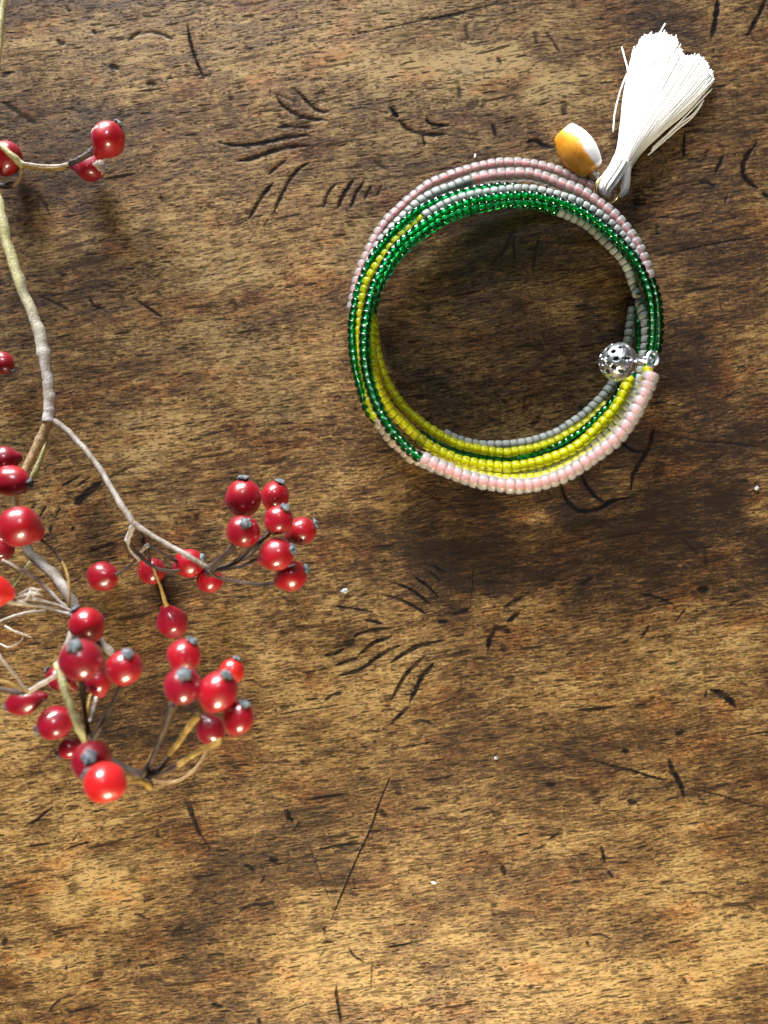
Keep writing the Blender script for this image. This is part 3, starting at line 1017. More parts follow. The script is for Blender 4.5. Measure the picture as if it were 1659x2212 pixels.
fv, ff = filigree(bc, br)
shell = mesh_obj("shell", fv, ff, M_silver, ball)
sol = shell.modifiers.new("thickness", 'SOLIDIFY')
sol.thickness = 0.00022
sol.offset = -1
shell.data.materials.append(M_inner_shade)
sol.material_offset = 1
lv, lf = torus_data(S(2076, 1177, 22), (0.05, 1, 0.35), 0.00085, 0.00024, 28, 8, up=(1, 0, 0))
mesh_obj("eyelet", lv, lf, M_silver, ball)
lv, lf = torus_data(S(2099, 1171, 25), (-0.05, 0.93, 0.42), 0.00135, 0.00027, 32, 8, up=(1, 0, 0))
mesh_obj("jump_ring", lv, lf, M_silver, ball)

# ================================================================== TASSEL, RING, STONE BEAD
M_gold, nt, b = new_mat("gold_metal")
b.inputs["Base Color"].default_value = (0.78, 0.57, 0.20, 1)
b.inputs["Metallic"].default_value = 1.0
b.inputs["Roughness"].default_value = 0.22

M_yarn, nt, b = new_mat("white_cotton")
b.inputs["Base Color"].default_value = (0.96, 0.96, 0.95, 1)
tl = nt.nodes.new("ShaderNodeBsdfTranslucent")
tl.inputs[0].default_value = (0.95, 0.94, 0.88, 1)
mx = nt.nodes.new("ShaderNodeMixShader")
mx.inputs[0].default_value = 0.25
L(nt, b.outputs[0], mx.inputs[1])
L(nt, tl.outputs[0], mx.inputs[2])
L(nt, mx.outputs[0], nt.nodes["Material Output"].inputs[0])
b.inputs["Roughness"].default_value = 0.85
b.inputs["Sheen Weight"].default_value = 0.3
b.inputs["Subsurface Weight"].default_value = 0.0

gr_c = S(1976, 622, 5.0)
gr = torus_data(gr_c, (0.32, -0.25, 0.90), 0.00285, 0.00036, 44, 10)
ring = mesh_obj("jump_ring", *gr, M_gold)
tag(ring, "small gold jump ring through the head of the white tassel", "ring")

ta_c = S(2015, 555, 0)
tassel = thing("tassel", "white cotton tassel with frayed end beside the bracelet", "tassel", ta_c)
# fringe end outline on the 2500 px sheet, from the left edge round to the right edge
ENDS = catmull([(2056, 200), (2076, 158), (2095, 124), (2128, 117), (2161, 112), (2188, 126), (2201, 142), (2222, 186), (2245, 190), (2271, 188), (2300, 222), (2318, 256), (2300, 290)], 12)
fv, ff = [], []


def add_tube(V_, F_, path, radii, sides):
    v, f = tube_data(path, radii, sides)
    o_ = len(V_)
    V_.extend(v)
    F_.extend([tuple(i + o_ for i in q) for q in f])


for i in range(4600):
    t = min(1.0, max(0.0, random.random()))
    layer = random.random()
    e = ENDS[int(t * (len(ENDS) - 1))]
    back = random.random() ** 1.8 * 46 - (14 * random.random() ** 6)
    side = (t - 0.5) * 2
    n0 = np.array((2014 + side * 24 + random.uniform(-5, 5), 556 + side * 6 + random.uniform(-6, 6)))
    dirv = (e - n0) / np.linalg.norm(e - n0)
    e = e - dirv * back + np.array((random.uniform(-5, 5), random.uniform(-4, 4)))
    ln = np.linalg.norm(e - n0)
    axis = np.array((0.44, -0.90))
    m1 = n0 + axis * ln * 0.22 + (dirv - axis) * ln * 0.10
    m2 = n0 + axis * ln * 0.5 + (dirv - axis) * ln * 0.42
    m3 = n0 + (e - n0) * 0.78
    dome = math.sqrt(max(0.0, 1 - side * side))
    zn = 2.2 + 3.8 * (layer * dome) + 0.3
    ze = 0.35 + 2.7 * layer * (0.35 + 0.65 * dome)
    zz = [zn, zn * .9 + ze * .1, (zn + ze) / 2 + .3, ze * .85 + zn * .15, ze]
    cc = catmull([(n0[0], n0[1], zz[0]), (m1[0], m1[1], zz[1]), (m2[0] + random.uniform(-3, 3), m2[1], zz[2]), (m3[0] + random.uniform(-4, 4), m3[1], zz[3]), (e[0], e[1], max(.3, zz[4]))], 4)
    path = [S(*q) for q in cc]
    add_tube(fv, ff, path, [0.000075 + 0.00004 * (k / len(path)) for k in range(len(path))], 4)
core_v, core_f = [], []
NA, NB = 26, 14
for side_ in (1, 0):
    for i in range(NA):
        t = i / (NA - 1)
        e = ENDS[int(t * (len(ENDS) - 1))]
        sd = (t - .5) * 2
        n0 = np.array((2014 + sd * 20, 556 + sd * 5))
        e = n0 + (e - n0) * 0.955
        dv = (e - n0) / np.linalg.norm(e - n0)
        ln = np.linalg.norm(e - n0)
        axis = np.array((0.44, -0.90))
        m1 = n0 + axis * ln * 0.22 + (dv - axis) * ln * 0.10
        m2 = n0 + axis * ln * 0.5 + (dv - axis) * ln * 0.42
        m3 = n0 + (e - n0) * 0.78
        cc = catmull([n0, m1, m2, m3, e], 4)
        cc = cc[[int(round(k * (len(cc) - 1) / (NB - 1))) for k in range(NB)]]
        for k in range(NB):
            u_ = k / (NB - 1)
            zt = (4.4 * (1 - u_) + 2.1 * u_) * math.sqrt(max(0, 1 - (sd * .97) ** 2)) + .5
            core_v.append(S(cc[k][0], cc[k][1], zt if side_ else 0.4))
for side_ in (0, 1):
    o_ = side_ * NA * NB
    for i in range(NA - 1):
        for k in range(NB - 1):
            q = (o_ + i * NB + k, o_ + i * NB + k + 1, o_ + (i + 1) * NB + k + 1, o_ + (i + 1) * NB + k)
            core_f.append(q[::-1] if side_ == 0 else q)
mesh_obj("core", core_v, core_f, M_yarn, tassel)
skirt = mesh_obj("fringe", fv, ff, M_yarn, tassel)
skirt["kind"] = "stuff"
for pp in ([(2120, 190, 4), (2146, 126, 4.5), (2150, 105, 4.6), (2165, 77, 4.2)],
           [(2046, 300, 2.4), (2044, 234, 2.6), (2034, 190, 2.4), (2024, 154, 1.8)],
           [(2062, 250, 1.5), (2057, 190, 1.6), (2065, 152, 1.6)],
           [(2062, 260, 1.5), (2068, 190, 1.6), (2083, 132, 1.6)],
           [(2125, 480, 1.2), (2180, 430, 1.2), (2240, 370, 1.2), (2318, 288, 1.0)],
           [(2120, 490, 1.0), (2200, 415, .9), (2255, 372, .8), (2291, 326, .7)],
           [(2110, 505, 1.0), (2200, 425, .8), (2250, 385, .7), (2285, 340, .6)],
           [(1996, 430, 1.2), (2001, 370, 1.2), (2018, 300, 1.2), (2040, 240, 1.2)]):
    cc = catmull(pp, 8)
    mesh_obj("loose_thread", *tube_data([S(*q) for q in cc], [0.00017] * len(cc), 6, rough=.15), M_yarn, tassel)
# neck and loop: strands of yarn folded over the ring
for k in range(260):
    a = random.uniform(0, 2 * math.pi)
    rr = math.sqrt(random.random())
    ox, oz = math.cos(a) * rr, math.sin(a) * rr
    left = k % 5 != 0 and k % 5 != 1
    if left:
        pp = [(2030 + ox * 30, 515 + ox * 10, 4.2 + oz * 2.4), (2008 + ox * 26, 553 + ox * 10, 5.0 + oz * 1.7),
              (1982 + ox * 25, 590 + ox * 14, 5.6 + oz * 1.7), (1969 + ox * 22, 616 + ox * 8, 5.4 + oz * 1.6), (1973 + ox * 14, 636 + ox * 4, 4.6 + oz * 1.1), (1980, 642, 3.4)]
    else:
        pp = [(2036 + ox * 22, 520 + ox * 10, 4.0 + oz * 2.2), (2035 + ox * 17, 556 + ox * 6, 4.2 + oz * 1.6),
              (2037 + ox * 13, 592 + ox * 2, 3.9 + oz * 1.3), (2031 + ox * 13, 616 + ox * 6, 3.6 + oz * 1.2), (2016 + ox * 9, 638 + ox * 5, 3.2 + oz * .9), (1998, 650, 2.6)]
    cc = catmull(pp, 5)
    if k == 0:
        hv, hf = [], []
    add_tube(hv, hf, [S(*q) for q in cc], [0.00015] * len(cc), 5)
head = mesh_obj("loop", hv, hf, M_yarn, tassel)
head["kind"] = "stuff"

# stone bead: six-sided barrel, orange on one flank
M_stone, nt, b = new_mat("orange_white_stone")
tcn = nt.nodes.new("ShaderNodeTexCoord")
po = tcn.outputs["Object"]
sx = nt.nodes.new("ShaderNodeSeparateXYZ")
L(nt, po, sx.inputs[0])
nz = noise(nt, po, 420.0, 4.0, 0.6)
lim = math_n(nt, 'ADD', math_n(nt, 'MULTIPLY', sx.outputs[0], 420.0), math_n(nt, 'MULTIPLY', math_n(nt, 'SUBTRACT', nz, 0.5), 1.1))
fac = ramp(nt, lim, [(0.36, grey(1)), (0.60, grey(0))])
vor = nt.nodes.new("ShaderNodeTexVoronoi")
vor.feature = 'DISTANCE_TO_EDGE'
vor.inputs["Scale"].default_value = 480.0
dn = nt.nodes.new("ShaderNodeTexNoise")
dn.inputs["Scale"].default_value = 500.0
L(nt, po, dn.inputs["Vector"])
vm = nt.nodes.new("ShaderNodeVectorMath")
vm.operation = 'MULTIPLY_ADD'
L(nt, dn.outputs["Color"], vm.inputs[0])
vm.inputs[1].default_value = (0.002, 0.002, 0.002)
L(nt, po, vm.inputs[2])
L(nt, vm.outputs[0], vor.inputs["Vector"])
veins = ramp(nt, vor.outputs["Distance"], [(0.0, grey(1)), (0.13, grey(0))])
org = mix(nt, nz, (0.88, 0.30, 0.008), (0.98, 0.56, 0.07))
org = mix(nt, math_n(nt, 'MULTIPLY', ramp(nt, nz, [(0.42, grey(0)), (0.6, grey(0.7))]), 0.9), org, (0.66, 0.17, 0.005))
L(nt, mix(nt, fac, (0.88, 0.85, 0.82), org), b.inputs["Base Color"])
b.inputs["Roughness"].default_value = 0.35
b.inputs["Subsurface Weight"].default_value = 0.0

pA, pB = S(1834, 429, 3.9), S(1929, 555, 3.9)
axis = (pB - pA).normalized()
sc_ = (pA + pB) / 2
charm = thing("stone_charm", "orange and white barrel stone bead between bracelet and tassel", "charm", sc_)
half = (pB - pA).length / 2
sv, sf = [], []
nseg, nr_ = 24, 14
prof = [(-1.0, 0.10), (-1.0, 0.58), (-.985, .625)] + [(-.95 + 1.9 * i / nr_, 0.645 + 0.355 * (1 - abs(-.95 + 1.9 * i / nr_) ** 1.9)) for i in range(nr_ + 1)] + [(.985, .625), (1.0, .58), (1.0, .10)]
Rm = RAD(59 * .6636, 3.9)
for t_, r_ in prof:
    for k in range(nseg):
        a = 2 * math.pi * k / nseg
        facet = math.cos(math.pi / 6) / math.cos(((a + math.pi / 6) % (math.pi / 3)) - math.pi / 6)
        rr = Rm * r_ * (0.55 + 0.45 * facet / 0.93)
        sv.append((rr * math.cos(a), rr * math.sin(a), t_ * half))
for i in range(len(prof) - 1):
    for k in range(nseg):
        sf.append((i * nseg + k, i * nseg + (k + 1) % nseg, (i + 1) * nseg + (k + 1) % nseg, (i + 1) * nseg + k))
sf.append(tuple(range(nseg - 1, -1, -1)))
sf.append(tuple(range((len(prof) - 1) * nseg, len(prof) * nseg)))
me = bpy.data.meshes.new("stone_bead")
me.from_pydata(sv, [], sf)
me.polygons.foreach_set("use_smooth", [True] * len(me.polygons))
me.update()
so = raw_obj("stone_bead", me, M_stone, charm)
# local x points to the upper right, z along the bead
xr = Vector((axis.y * -1, axis.x, 0)).normalized()
if xr.x < 0:
    xr = -xr
xr = (xr * 0.92 + Vector((0, 0, 0.38))).normalized()
xr = (xr - axis * xr.dot(axis)).normalized()
yr = axis.cross(xr)
so.matrix_local = Matrix((xr, yr, axis)).transposed().to_4x4()
cc = catmull([(1922, 546, 4), (1932, 562, 4.2), (1942, 575, 4.4), (1952, 590, 4.4), (1962, 604, 4)], 5)
mesh_obj("cord", *tube_data([S(*q) for q in cc], [0.00030] * len(cc), 6), M_yarn, charm)
cc = catmull([(1940, 572, 4.6), (1945, 563, 4.9), (1948, 568, 5)], 5)
mesh_obj("cord_end", *tube_data([S(*q) for q in cc], [0.00022] * len(cc), 6), M_yarn, charm)

# ================================================================== ROSE HIPS
def hip_mat(name, c1, c2):
    m, nt, b = new_mat(name)
    po = nt.nodes.new("ShaderNodeTexCoord").outputs["Object"]
    info = nt.nodes.new("ShaderNodeObjectInfo")
    n1 = noise(nt, po, 260.0, 3.0, 0.6)
    n2 = noise(nt, po, 1500.0, 2.0, 0.5)
    c = mix(nt, ramp(nt, n1, [(0.35, grey(0)), (0.70, grey(1))]), c1, c2)
    n3 = noise(nt, po, 700.0, 4.0, 0.65)
    c = mix(nt, math_n(nt, 'MULTIPLY', ramp(nt, n3, [(0.60, grey(0)), (0.72, grey(1))]), 0.55), c, tuple(v * 0.35 for v in c1))
    c = mix(nt, math_n(nt, 'MULTIPLY', info.outputs["Random"], 0.45), c, tuple(v * 0.55 for v in c1))
    c = mix(nt, math_n(nt, 'MULTIPLY', ramp(nt, n2, [(0.70, grey(0)), (0.78, grey(1))]), 0.5), c, (0.65, 0.14, 0.05))
    L(nt, c, b.inputs["Base Color"])
    b.inputs["Roughness"].default_value = 0.38
    L(nt, ramp(nt, noise(nt, po, 420.0, 3.0, 0.6), [(0.36, grey(0.35)), (0.55, grey(1.0))]), b.inputs["Coat Weight"])
    b.inputs["Coat IOR"].default_value = 1.58
    b.inputs["Coat Roughness"].default_value = 0.12
    b.inputs["Sheen Weight"].default_value = 0.06
    b.inputs["Sheen Tint"].default_value = (1.0, 0.25, 0.6, 1)
    L(nt, bump(nt, n2, 0.12, 0.0002), b.inputs["Normal"])
    return m


M_hip = hip_mat("red_skin", (0.24, 0.001, 0.009), (0.37, 0.003, 0.008))
M_hip_dark = hip_mat("crimson_skin", (0.20, 0.0012, 0.012), (0.29, 0.002, 0.014))
M_hip_orange = hip_mat("orange_red_skin", (0.52, 0.013, 0.007), (0.42, 0.006, 0.008))
M_cal, nt, b = new_mat("dry_calyx")
po = nt.nodes.new("ShaderNodeTexCoord").outputs["Object"]
n1 = noise(nt, po, 1400.0, 4.0, 0.65)
L(nt, ramp(nt, n1, [(0.35, (0.018, 0.022, 0.026)), (0.52, (0.10, 0.115, 0.125)), (0.72, (0.30, 0.33, 0.34))]), b.inputs["Base Color"])
b.inputs["Roughness"].default_value = 0.9
L(nt, bump(nt, n1, 0.8, 0.0004), b.inputs["Normal"])
M_wilt, nt, b = new_mat("withered_skin")
po = nt.nodes.new("ShaderNodeTexCoord").outputs["Object"]
n1 = noise(nt, po, 1100.0, 4.0, 0.65)
L(nt, ramp(nt, n1, [(0.35, (0.25, 0.18, 0.16)), (0.65, (0.50, 0.43, 0.38))]), b.inputs["Base Color"])
b.inputs["Roughness"].default_value = 0.85


def bark(name, ca_, cb_, cc_, young=None):
    m, nt, b = new_mat(name)
    po = nt.nodes.new("ShaderNodeTexCoord").outputs["Object"]
    n1 = noise(nt, mapping(nt, po, scale=(1, .45, 1)), 330.0, 4.0, 0.6)
    n2 = noise(nt, po, 2200.0, 3.0, 0.6)
    c = ramp(nt, n1, [(0.36, ca_), (0.56, cb_), (0.72, cc_)])
    if young:
        # the younger end of the stem is still green
        sx = nt.nodes.new("ShaderNodeSeparateXYZ")
        L(nt, po, sx.inputs[0])
        y_ = math_n(nt, 'ADD', math_n(nt, 'MULTIPLY', sx.outputs[1], 1.0 / K), math_n(nt, 'MULTIPLY', math_n(nt, 'SUBTRACT', n1, 0.5), 260.0))
        fy_ = math_n(nt, 'MULTIPLY', math_n(nt, 'SUBTRACT', y_, 100.0), 1 / 190.0, True)
        c = mix(nt, fy_, c, ramp(nt, n1, [(0.36, young[0]), (0.56, young[1]), (0.72, young[2])]))
    c = mix(nt, math_n(nt, 'MULTIPLY', ramp(nt, n2, [(0.45, grey(0)), (0.75, grey(1))]), 0.55), c, tuple(v * 0.35 for v in ca_))
    L(nt, c, b.inputs["Base Color"])
    b.inputs["Roughness"].default_value = 0.65
    L(nt, bump(nt, n2, 0.5, 0.0003), b.inputs["Normal"])
    return m


M_bark_main = bark("green_to_grey_bark", (0.24, 0.20, 0.16), (0.39, 0.36, 0.35), (0.50, 0.49, 0.52), ((0.20, 0.18, 0.07), (0.38, 0.35, 0.17), (0.50, 0.46, 0.28)))
M_bark = bark("pale_grey_bark", (0.15, 0.115, 0.08), (0.27, 0.235, 0.20), (0.37, 0.35, 0.34))
M_bark_green = bark("greenish_bark", (0.22, 0.20, 0.08), (0.40, 0.37, 0.19), (0.52, 0.48, 0.30))
M_bark_tan = bark("tan_bark", (0.13, 0.075, 0.03), (0.30, 0.19, 0.08), (0.45, 0.32, 0.18))
M_stalk = bark("brown_stalk", (0.022, 0.013, 0.011), (0.055, 0.030, 0.022), (0.12, 0.075, 0.055))
M_stalk_y = bark("yellow_stalk", (0.16, 0.085, 0.014), (0.31, 0.195, 0.04), (0.44, 0.32, 0.11))
M_stalk_w = bark("bleached_stalk", (0.24, 0.19, 0.14), (0.42, 0.37, 0.32), (0.56, 0.53, 0.51))


def lathe(center, ax, prof, n=28, wob=None):
    ax = Vector(ax).normalized()
    a0 = Vector((0, 0, 1)) if abs(ax.z) < .9 else Vector((1, 0, 0))
    u = (a0 - ax * a0.dot(ax)).normalized()
    w = ax.cross(u)
    verts, faces = [], []
    for t_, r_ in prof:
        for k in range(n):
            a = 2 * math.pi * k / n
            rr = r_ * (wob(a, t_) if wob else 1.0)
            verts.append(Vector(center) + ax * t_ + (u * math.cos(a) + w * math.sin(a)) * rr)
    m = len(prof)
    for i in range(m - 1):
        for k in range(n):
            faces.append((i * n + k, i * n + (k + 1) % n, (i + 1) * n + (k + 1) % n, (i + 1) * n + k))
    faces.append(tuple(range(n - 1, -1, -1)))
    faces.append(tuple(range((m - 1) * n, m * n)))
    return verts, faces


def hip(parent, x, y, r, elong, ang, elev, z, mat=None, cal=1.0, pear=0.25, wilt=None):
    """x, y, r on the 1659 px sheet; ang = image direction of the calyx end (0 right, 90 up), elev towards the viewer"""
    c = D(x, y, z)
    R = RAD(r, z)
    ca_, ce = math.radians(ang), math.radians(elev)
    ax = Vector((math.cos(ca_) * math.cos(ce), math.sin(ca_) * math.cos(ce), math.sin(ce)))
    Ln = R * elong
    prof = []
    M = 22
    for i in range(M + 1):
        t = -1 + 2 * i / M
        th = math.pi * i / M
        t = -math.cos(th)
        rr = math.sin(th)
        if t < 0:
            rr *= 1 - pear * (-t) ** 1.5
        prof.append((t * Ln * (1.0 + (0.10 * pear * 4 if t < -0.9 else 0)), max(rr, 0.10) * R))
    ph1, ph2 = random.uniform(0, 6.28), random.uniform(0, 6.28)
    wob = lambda a, t_: 1 + 0.028 * math.sin(2 * a + ph1) + 0.014 * math.sin(5 * a + ph2 + t_ * 900) + 0.016 * math.sin(3 * a - ph2 - t_ * 1400)
    v, f = lathe(c, ax, prof, 30, wob)
    h = mesh_obj("rose_hip", v, f, mat or M_hip, parent)
    if cal > 0:
        rc = R * 0.33 * cal
        ph = random.uniform(0, 6.28)
        wob2 = lambda a, t_: 1 + 0.16 * math.sin(5 * a + ph) + 0.08 * random.uniform(-1, 1)
        base = Ln * 0.955
        prof = [(base - R * .02, rc * .62), (base + R * .05, rc * .72), (base + R * .10, rc * 1.05), (base + R * .17, rc * 1.02), (base + R * .235, rc * .78),
                (base + R * .265, rc * .45), (base + R * .25, rc * .2), (base + R * .27, rc * .08)]
        v, f = lathe(c, ax, prof, 20, wob2)
        mesh_obj("calyx", v, f, M_cal, h)
    if wilt:
        # a dry withered patch: a thin cap sitting on the skin in a given direction
        wa, we, wr = wilt
        dv = Vector((math.cos(math.radians(wa)) * math.cos(math.radians(we)), math.sin(math.radians(wa)) * math.cos(math.radians(we)), math.sin(math.radians(we))))
        a0 = Vector((0, 0, 1)) if abs(dv.z) < .9 else Vector((1, 0, 0))
        u = (a0 - dv * a0.dot(dv)).normalized()
        w = dv.cross(u)
        vv, fc = [], []
        nn, kk = 20, 6
        for i in range(kk + 1):
            for k in range(nn):
                a = 2 * math.pi * k / nn
                q = wr * i / kk * (1 + 0.25 * math.sin(3 * a + 1) + .12 * math.sin(7 * a))
                d = (dv * math.cos(q) + (u * math.cos(a) + w * math.sin(a)) * math.sin(q))
                # project on the ellipsoid
                da = d.dot(ax)
                dp = d - ax * da
                s_ = 1 / math.sqrt((da / Ln) ** 2 + (dp.length / (R * 1.01)) ** 2)
                vv.append(c + d * (s_ * (1.012 if i < kk else 0.985)))
        for i in range(kk):
            for k in range(nn):
                fc.append((i * nn + k, i * nn + (k + 1) % nn, (i + 1) * nn + (k + 1) % nn, (i + 1) * nn + k))
        mesh_obj("withered_patch", vv, fc, M_wilt, h)
    return h


def stem(parent, name, mat, pts, sides=8, rough=0.06, n=8):
    """pts: (x, y, z mm, radius on the sheet)"""
    c = catmull(pts, n)
    ph = [random.uniform(0, 6.28) for _ in range(3)]
    wv_ = [0.5 * math.sin(.9 * i + ph[0]) + 0.5 * math.sin(.37 * i + ph[1]) for i in range(len(c))]
    path = [D(q[0] + wv_[i] * .12 * q[3], q[1] + wv_[-i] * .12 * q[3], q[2]) for i, q in enumerate(c)]
    node = random.randrange(2, max(3, len(c) - 2))
    rad = [max(0.00012, RAD(q[3], q[2])) * (1 + random.uniform(-rough, rough) + .07 * wv_[i] + .22 * math.exp(-((i - node) / 1.1) ** 2)) for i, q in enumerate(c)]
    v, f = tube_data(path, rad, sides, rough * .6)
    return mesh_obj(name, v, f, mat, parent)


# ---- the big branch
bg_ = thing("rose_hip_branch", "long pale rose hip branch with many red hips at left of the bracelet", "branch", D(105, 905, 0), None)
stem(bg_, "main_stem", M_bark_main, [(-40, 330, 8, 10), (-8, 420, 9, 10), (6, 480, 10, 11), (22, 545, 10, 11.5), (45, 615, 10, 12), (72, 680, 10, 12),
                                     (90, 740, 10, 12.8), (101, 800, 10, 12), (106, 850, 10, 12), (108, 885, 10, 13), (104, 912, 10, 13)], 12)
stem(bg_, "side_stem", M_bark_tan, [(106, 905, 10, 10), (92, 940, 10, 10), (72, 980, 11, 9.5), (55, 1015, 12, 9), (40, 1055, 13, 8.5), (33, 1100, 14, 8), (42, 1150, 15, 8)], 10)
stem(bg_, "side_stem", M_bark_green, [(99, 955, 7, 2), (90, 985, 7, 5), (78, 1015, 7, 7), (62, 1045, 7, 6), (50, 1065, 7, 5)], 8)
stem(bg_, "side_stem", M_bark, [(42, 1150, 14, 8), (62, 1190, 14, 10), (95, 1222, 15, 11), (128, 1255, 17, 11.5), (150, 1290, 20, 11), (165, 1325, 22, 10), (185, 1355, 22, 9), (215, 1385, 21, 9), (243, 1412, 20, 8.5)], 10)
# right-hand twig
stem(bg_, "twig", M_bark, [(104, 900, 10, 8), (120, 912, 10, 7.5), (150, 935, 10, 6.5), (190, 978, 11, 6.5), (225, 1028, 12, 6.5), (262, 1090, 14, 6.5), (289, 1132, 15, 7.5)], 10)
stem(bg_, "twig", M_bark, [(287, 1130, 15, 7), (318, 1150, 15, 6), (360, 1175, 16, 5.5), (405, 1200, 17, 5.5), (450, 1228, 17, 6)], 10)
stem(bg_, "twig", M_stalk_w, [(288, 1132, 15, 6.5), (282, 1150, 14, 6), (274, 1168, 13, 6.5)], 8)
stem(bg_, "stalk", M_stalk, [(274, 1166, 13, 5.5), (288, 1186, 12, 4.5), (308, 1206, 12, 4), (326, 1220, 12, 4.2), (345, 1230, 12, 4), (372, 1234, 11, 3.6), (388, 1232, 10, 3.8)], 8)
stem(bg_, "stalk", M_stalk_w, [(276, 1170, 13, 4.5), (285, 1192, 11, 4), (301, 1210, 10, 3.5)], 8)
stem(bg_, "stalk", M_stalk, [(272, 1168, 13, 4.5), (278, 1190, 10, 3.6), (294, 1207, 9, 3.2), (280, 1222, 8, 3), (262, 1235, 7, 3.4), (250, 1242, 7, 3.8)], 8)
stem(bg_, "stalk", M_stalk, [(294, 1138, 14, 5), (306, 1160, 12, 4.5), (311, 1180, 11, 4.5), (306, 1205, 10, 4)], 8)
stem(bg_, "stalk", M_stalk_w, [(304, 1190, 12, 4.5), (315, 1182, 13, 5.5), (322, 1177, 13, 4.5)], 8, .15)
stem(bg_, "stalk", M_stalk, [(320, 1178, 13, 4), (345, 1192, 12, 3.2), (370, 1205, 10, 3.2), (382, 1213, 9, 4)], 8)
stem(bg_, "stalk", M_stalk, [(316, 1184, 13, 4), (322, 1205, 12, 3.5), (326, 1220, 12, 3.5)], 8)
stem(bg_, "stalk", M_stalk_y, [(330, 1222, 12, 3.2), (336, 1240, 12, 3.6), (345, 1262, 11, 3.4), (352, 1285, 10, 4.5), (360, 1308, 9, 6)], 8)
# node of the right cluster
stem(bg_, "stalk", M_stalk, [(444, 1224, 17, 7), (452, 1232, 17, 8), (456, 1242, 17, 6)], 8)
stem(bg_, "stalk", M_stalk, [(450, 1232, 17, 6), (475, 1208, 18, 5.5), (498, 1185, 20, 6), (516, 1165, 22, 7)], 8)
stem(bg_, "stalk", M_stalk, [(456, 1234, 17, 5), (485, 1205, 18, 4.5), (510, 1175, 18, 4.5), (522, 1130, 18, 5)], 8)
stem(bg_, "stalk", M_stalk, [(456, 1234, 16, 4.5), (510, 1212, 17, 4.5), (545, 1182, 18, 4.2), (575, 1158, 19, 4.8), (592, 1140, 20, 5)], 8)
stem(bg_, "stalk", M_stalk, [(452, 1236, 16, 4.5), (490, 1230, 17, 4), (525, 1222, 18, 4), (550, 1212, 19, 5), (570, 1206, 20, 7)], 8)
stem(bg_, "stalk", M_stalk, [(450, 1236, 16, 5), (475, 1248, 15, 3.8), (510, 1256, 14, 3.6), (550, 1262, 14, 4), (590, 1262, 15, 5.5), (606, 1258, 15, 6)], 8)
stem(bg_, "stalk", M_stalk, [(500, 1222, 15, 3.5), (550, 1190, 12, 3.5), (590, 1120, 11, 3.5), (592, 1095, 11, 4)], 8)
stem(bg_, "stalk", M_stalk, [(448, 1236, 15, 4), (450, 1245, 11, 4)], 8)
# hips of the right twig
hip(bg_, 222, 1245, 33, 1.03, 190, -35, 4.2, M_hip, cal=0, pear=.1)
hip(bg_, 328, 1233, 30, 1.02, 240, -50, 3.6, M_hip, cal=0, pear=.1)
hip(bg_, 407, 1217, 31, 1.12, 20, 15, 7, M_hip, pear=.2)
hip(bg_, 453, 1253, 28, 1.05, -70, -50, 5, M_hip, cal=0, pear=.1)
hip(bg_, 371, 1342, 34, 1.18, -75, -30, 5, M_hip_dark, cal=0, pear=.38)
hip(bg_, 526, 1077, 38, 1.12, 88, 12, 17, M_hip, pear=.12)
hip(bg_, 594, 1072, 32, 1.05, 68, 18, 11, M_hip, pear=.15)
hip(bg_, 525, 1148, 36, 1.0, 58, 55, 22, M_hip, pear=.12, cal=1.0)
hip(bg_, 602, 1124, 32, 1.08, 60, 28, 21, M_hip, pear=.25)
hip(bg_, 650, 1148, 31, 1.12, 28, 5, 12, M_hip, pear=.25)
hip(bg_, 596, 1198, 37, 1.12, 18, 22, 21, M_hip, pear=.28)
hip(bg_, 628, 1245, 34, 1.08, 25, 10, 16, M_hip, pear=.2)
# left edge hips
hip(bg_, 12, 992, 28, 1.15, 190, 10, 17, M_hip_dark, cal=0)
hip(bg_, 22, 1038, 33, 1.32, -8, 5, 20, M_hip, pear=.2)
hip(bg_, 44, 1138, 45, 1.04, 155, 20, 27, M_hip, pear=.22, cal=0)
hip(bg_, 4, 1185, 27, 1.05, 240, -30, 14, M_hip_dark, cal=0)
hip(bg_, -14, 1278, 37, 1.10, 170, 10, 30, M_hip_orange, cal=0)
stem(bg_, "stalk", M_stalk, [(88, 1165, 24, 5), (98, 1174, 24, 3.6), (118, 1190, 23, 3.2), (134, 1215, 23, 3.2)], 8)
stem(bg_, "stalk", M_stalk_y, [(134, 1213, 23, 3.2), (145, 1240, 24, 3.4), (150, 1270, 25, 3.2), (149, 1300, 25, 3.4), (150, 1325, 24, 4)], 8)
stem(bg_, "stalk", M_stalk_w, [(158, 1322, 24, 4), (130, 1300, 25, 4), (95, 1265, 25, 4), (60, 1238, 25, 3.8), (30, 1222, 26, 3.4), (5, 1210, 26, 3.2)], 8)
stem(bg_, "stalk", M_bark_green, [(70, 1210, 10, 5), (50, 1235, 10, 4.5), (30, 1262, 11, 4), (20, 1280, 11, 3.4)], 8)
stem(bg_, "stalk", M_stalk_w, [(160, 1328, 25, 4.5), (130, 1322, 26, 4), (90, 1310, 27, 4), (40, 1302, 28, 6), (15, 1297, 29, 9)], 8)
stem(bg_, "stalk", M_stalk_w, [(155, 1320, 25, 3.2), (130, 1310, 26, 3.2), (100, 1300, 27, 3), (70, 1292, 27, 3.4)], 8)
stem(bg_, "stalk", M_stalk_w, [(100, 1320, 21, 3.4), (60, 1323, 20, 3.2), (20, 1335, 19, 3.6), (-15, 1350, 18, 5)], 8)
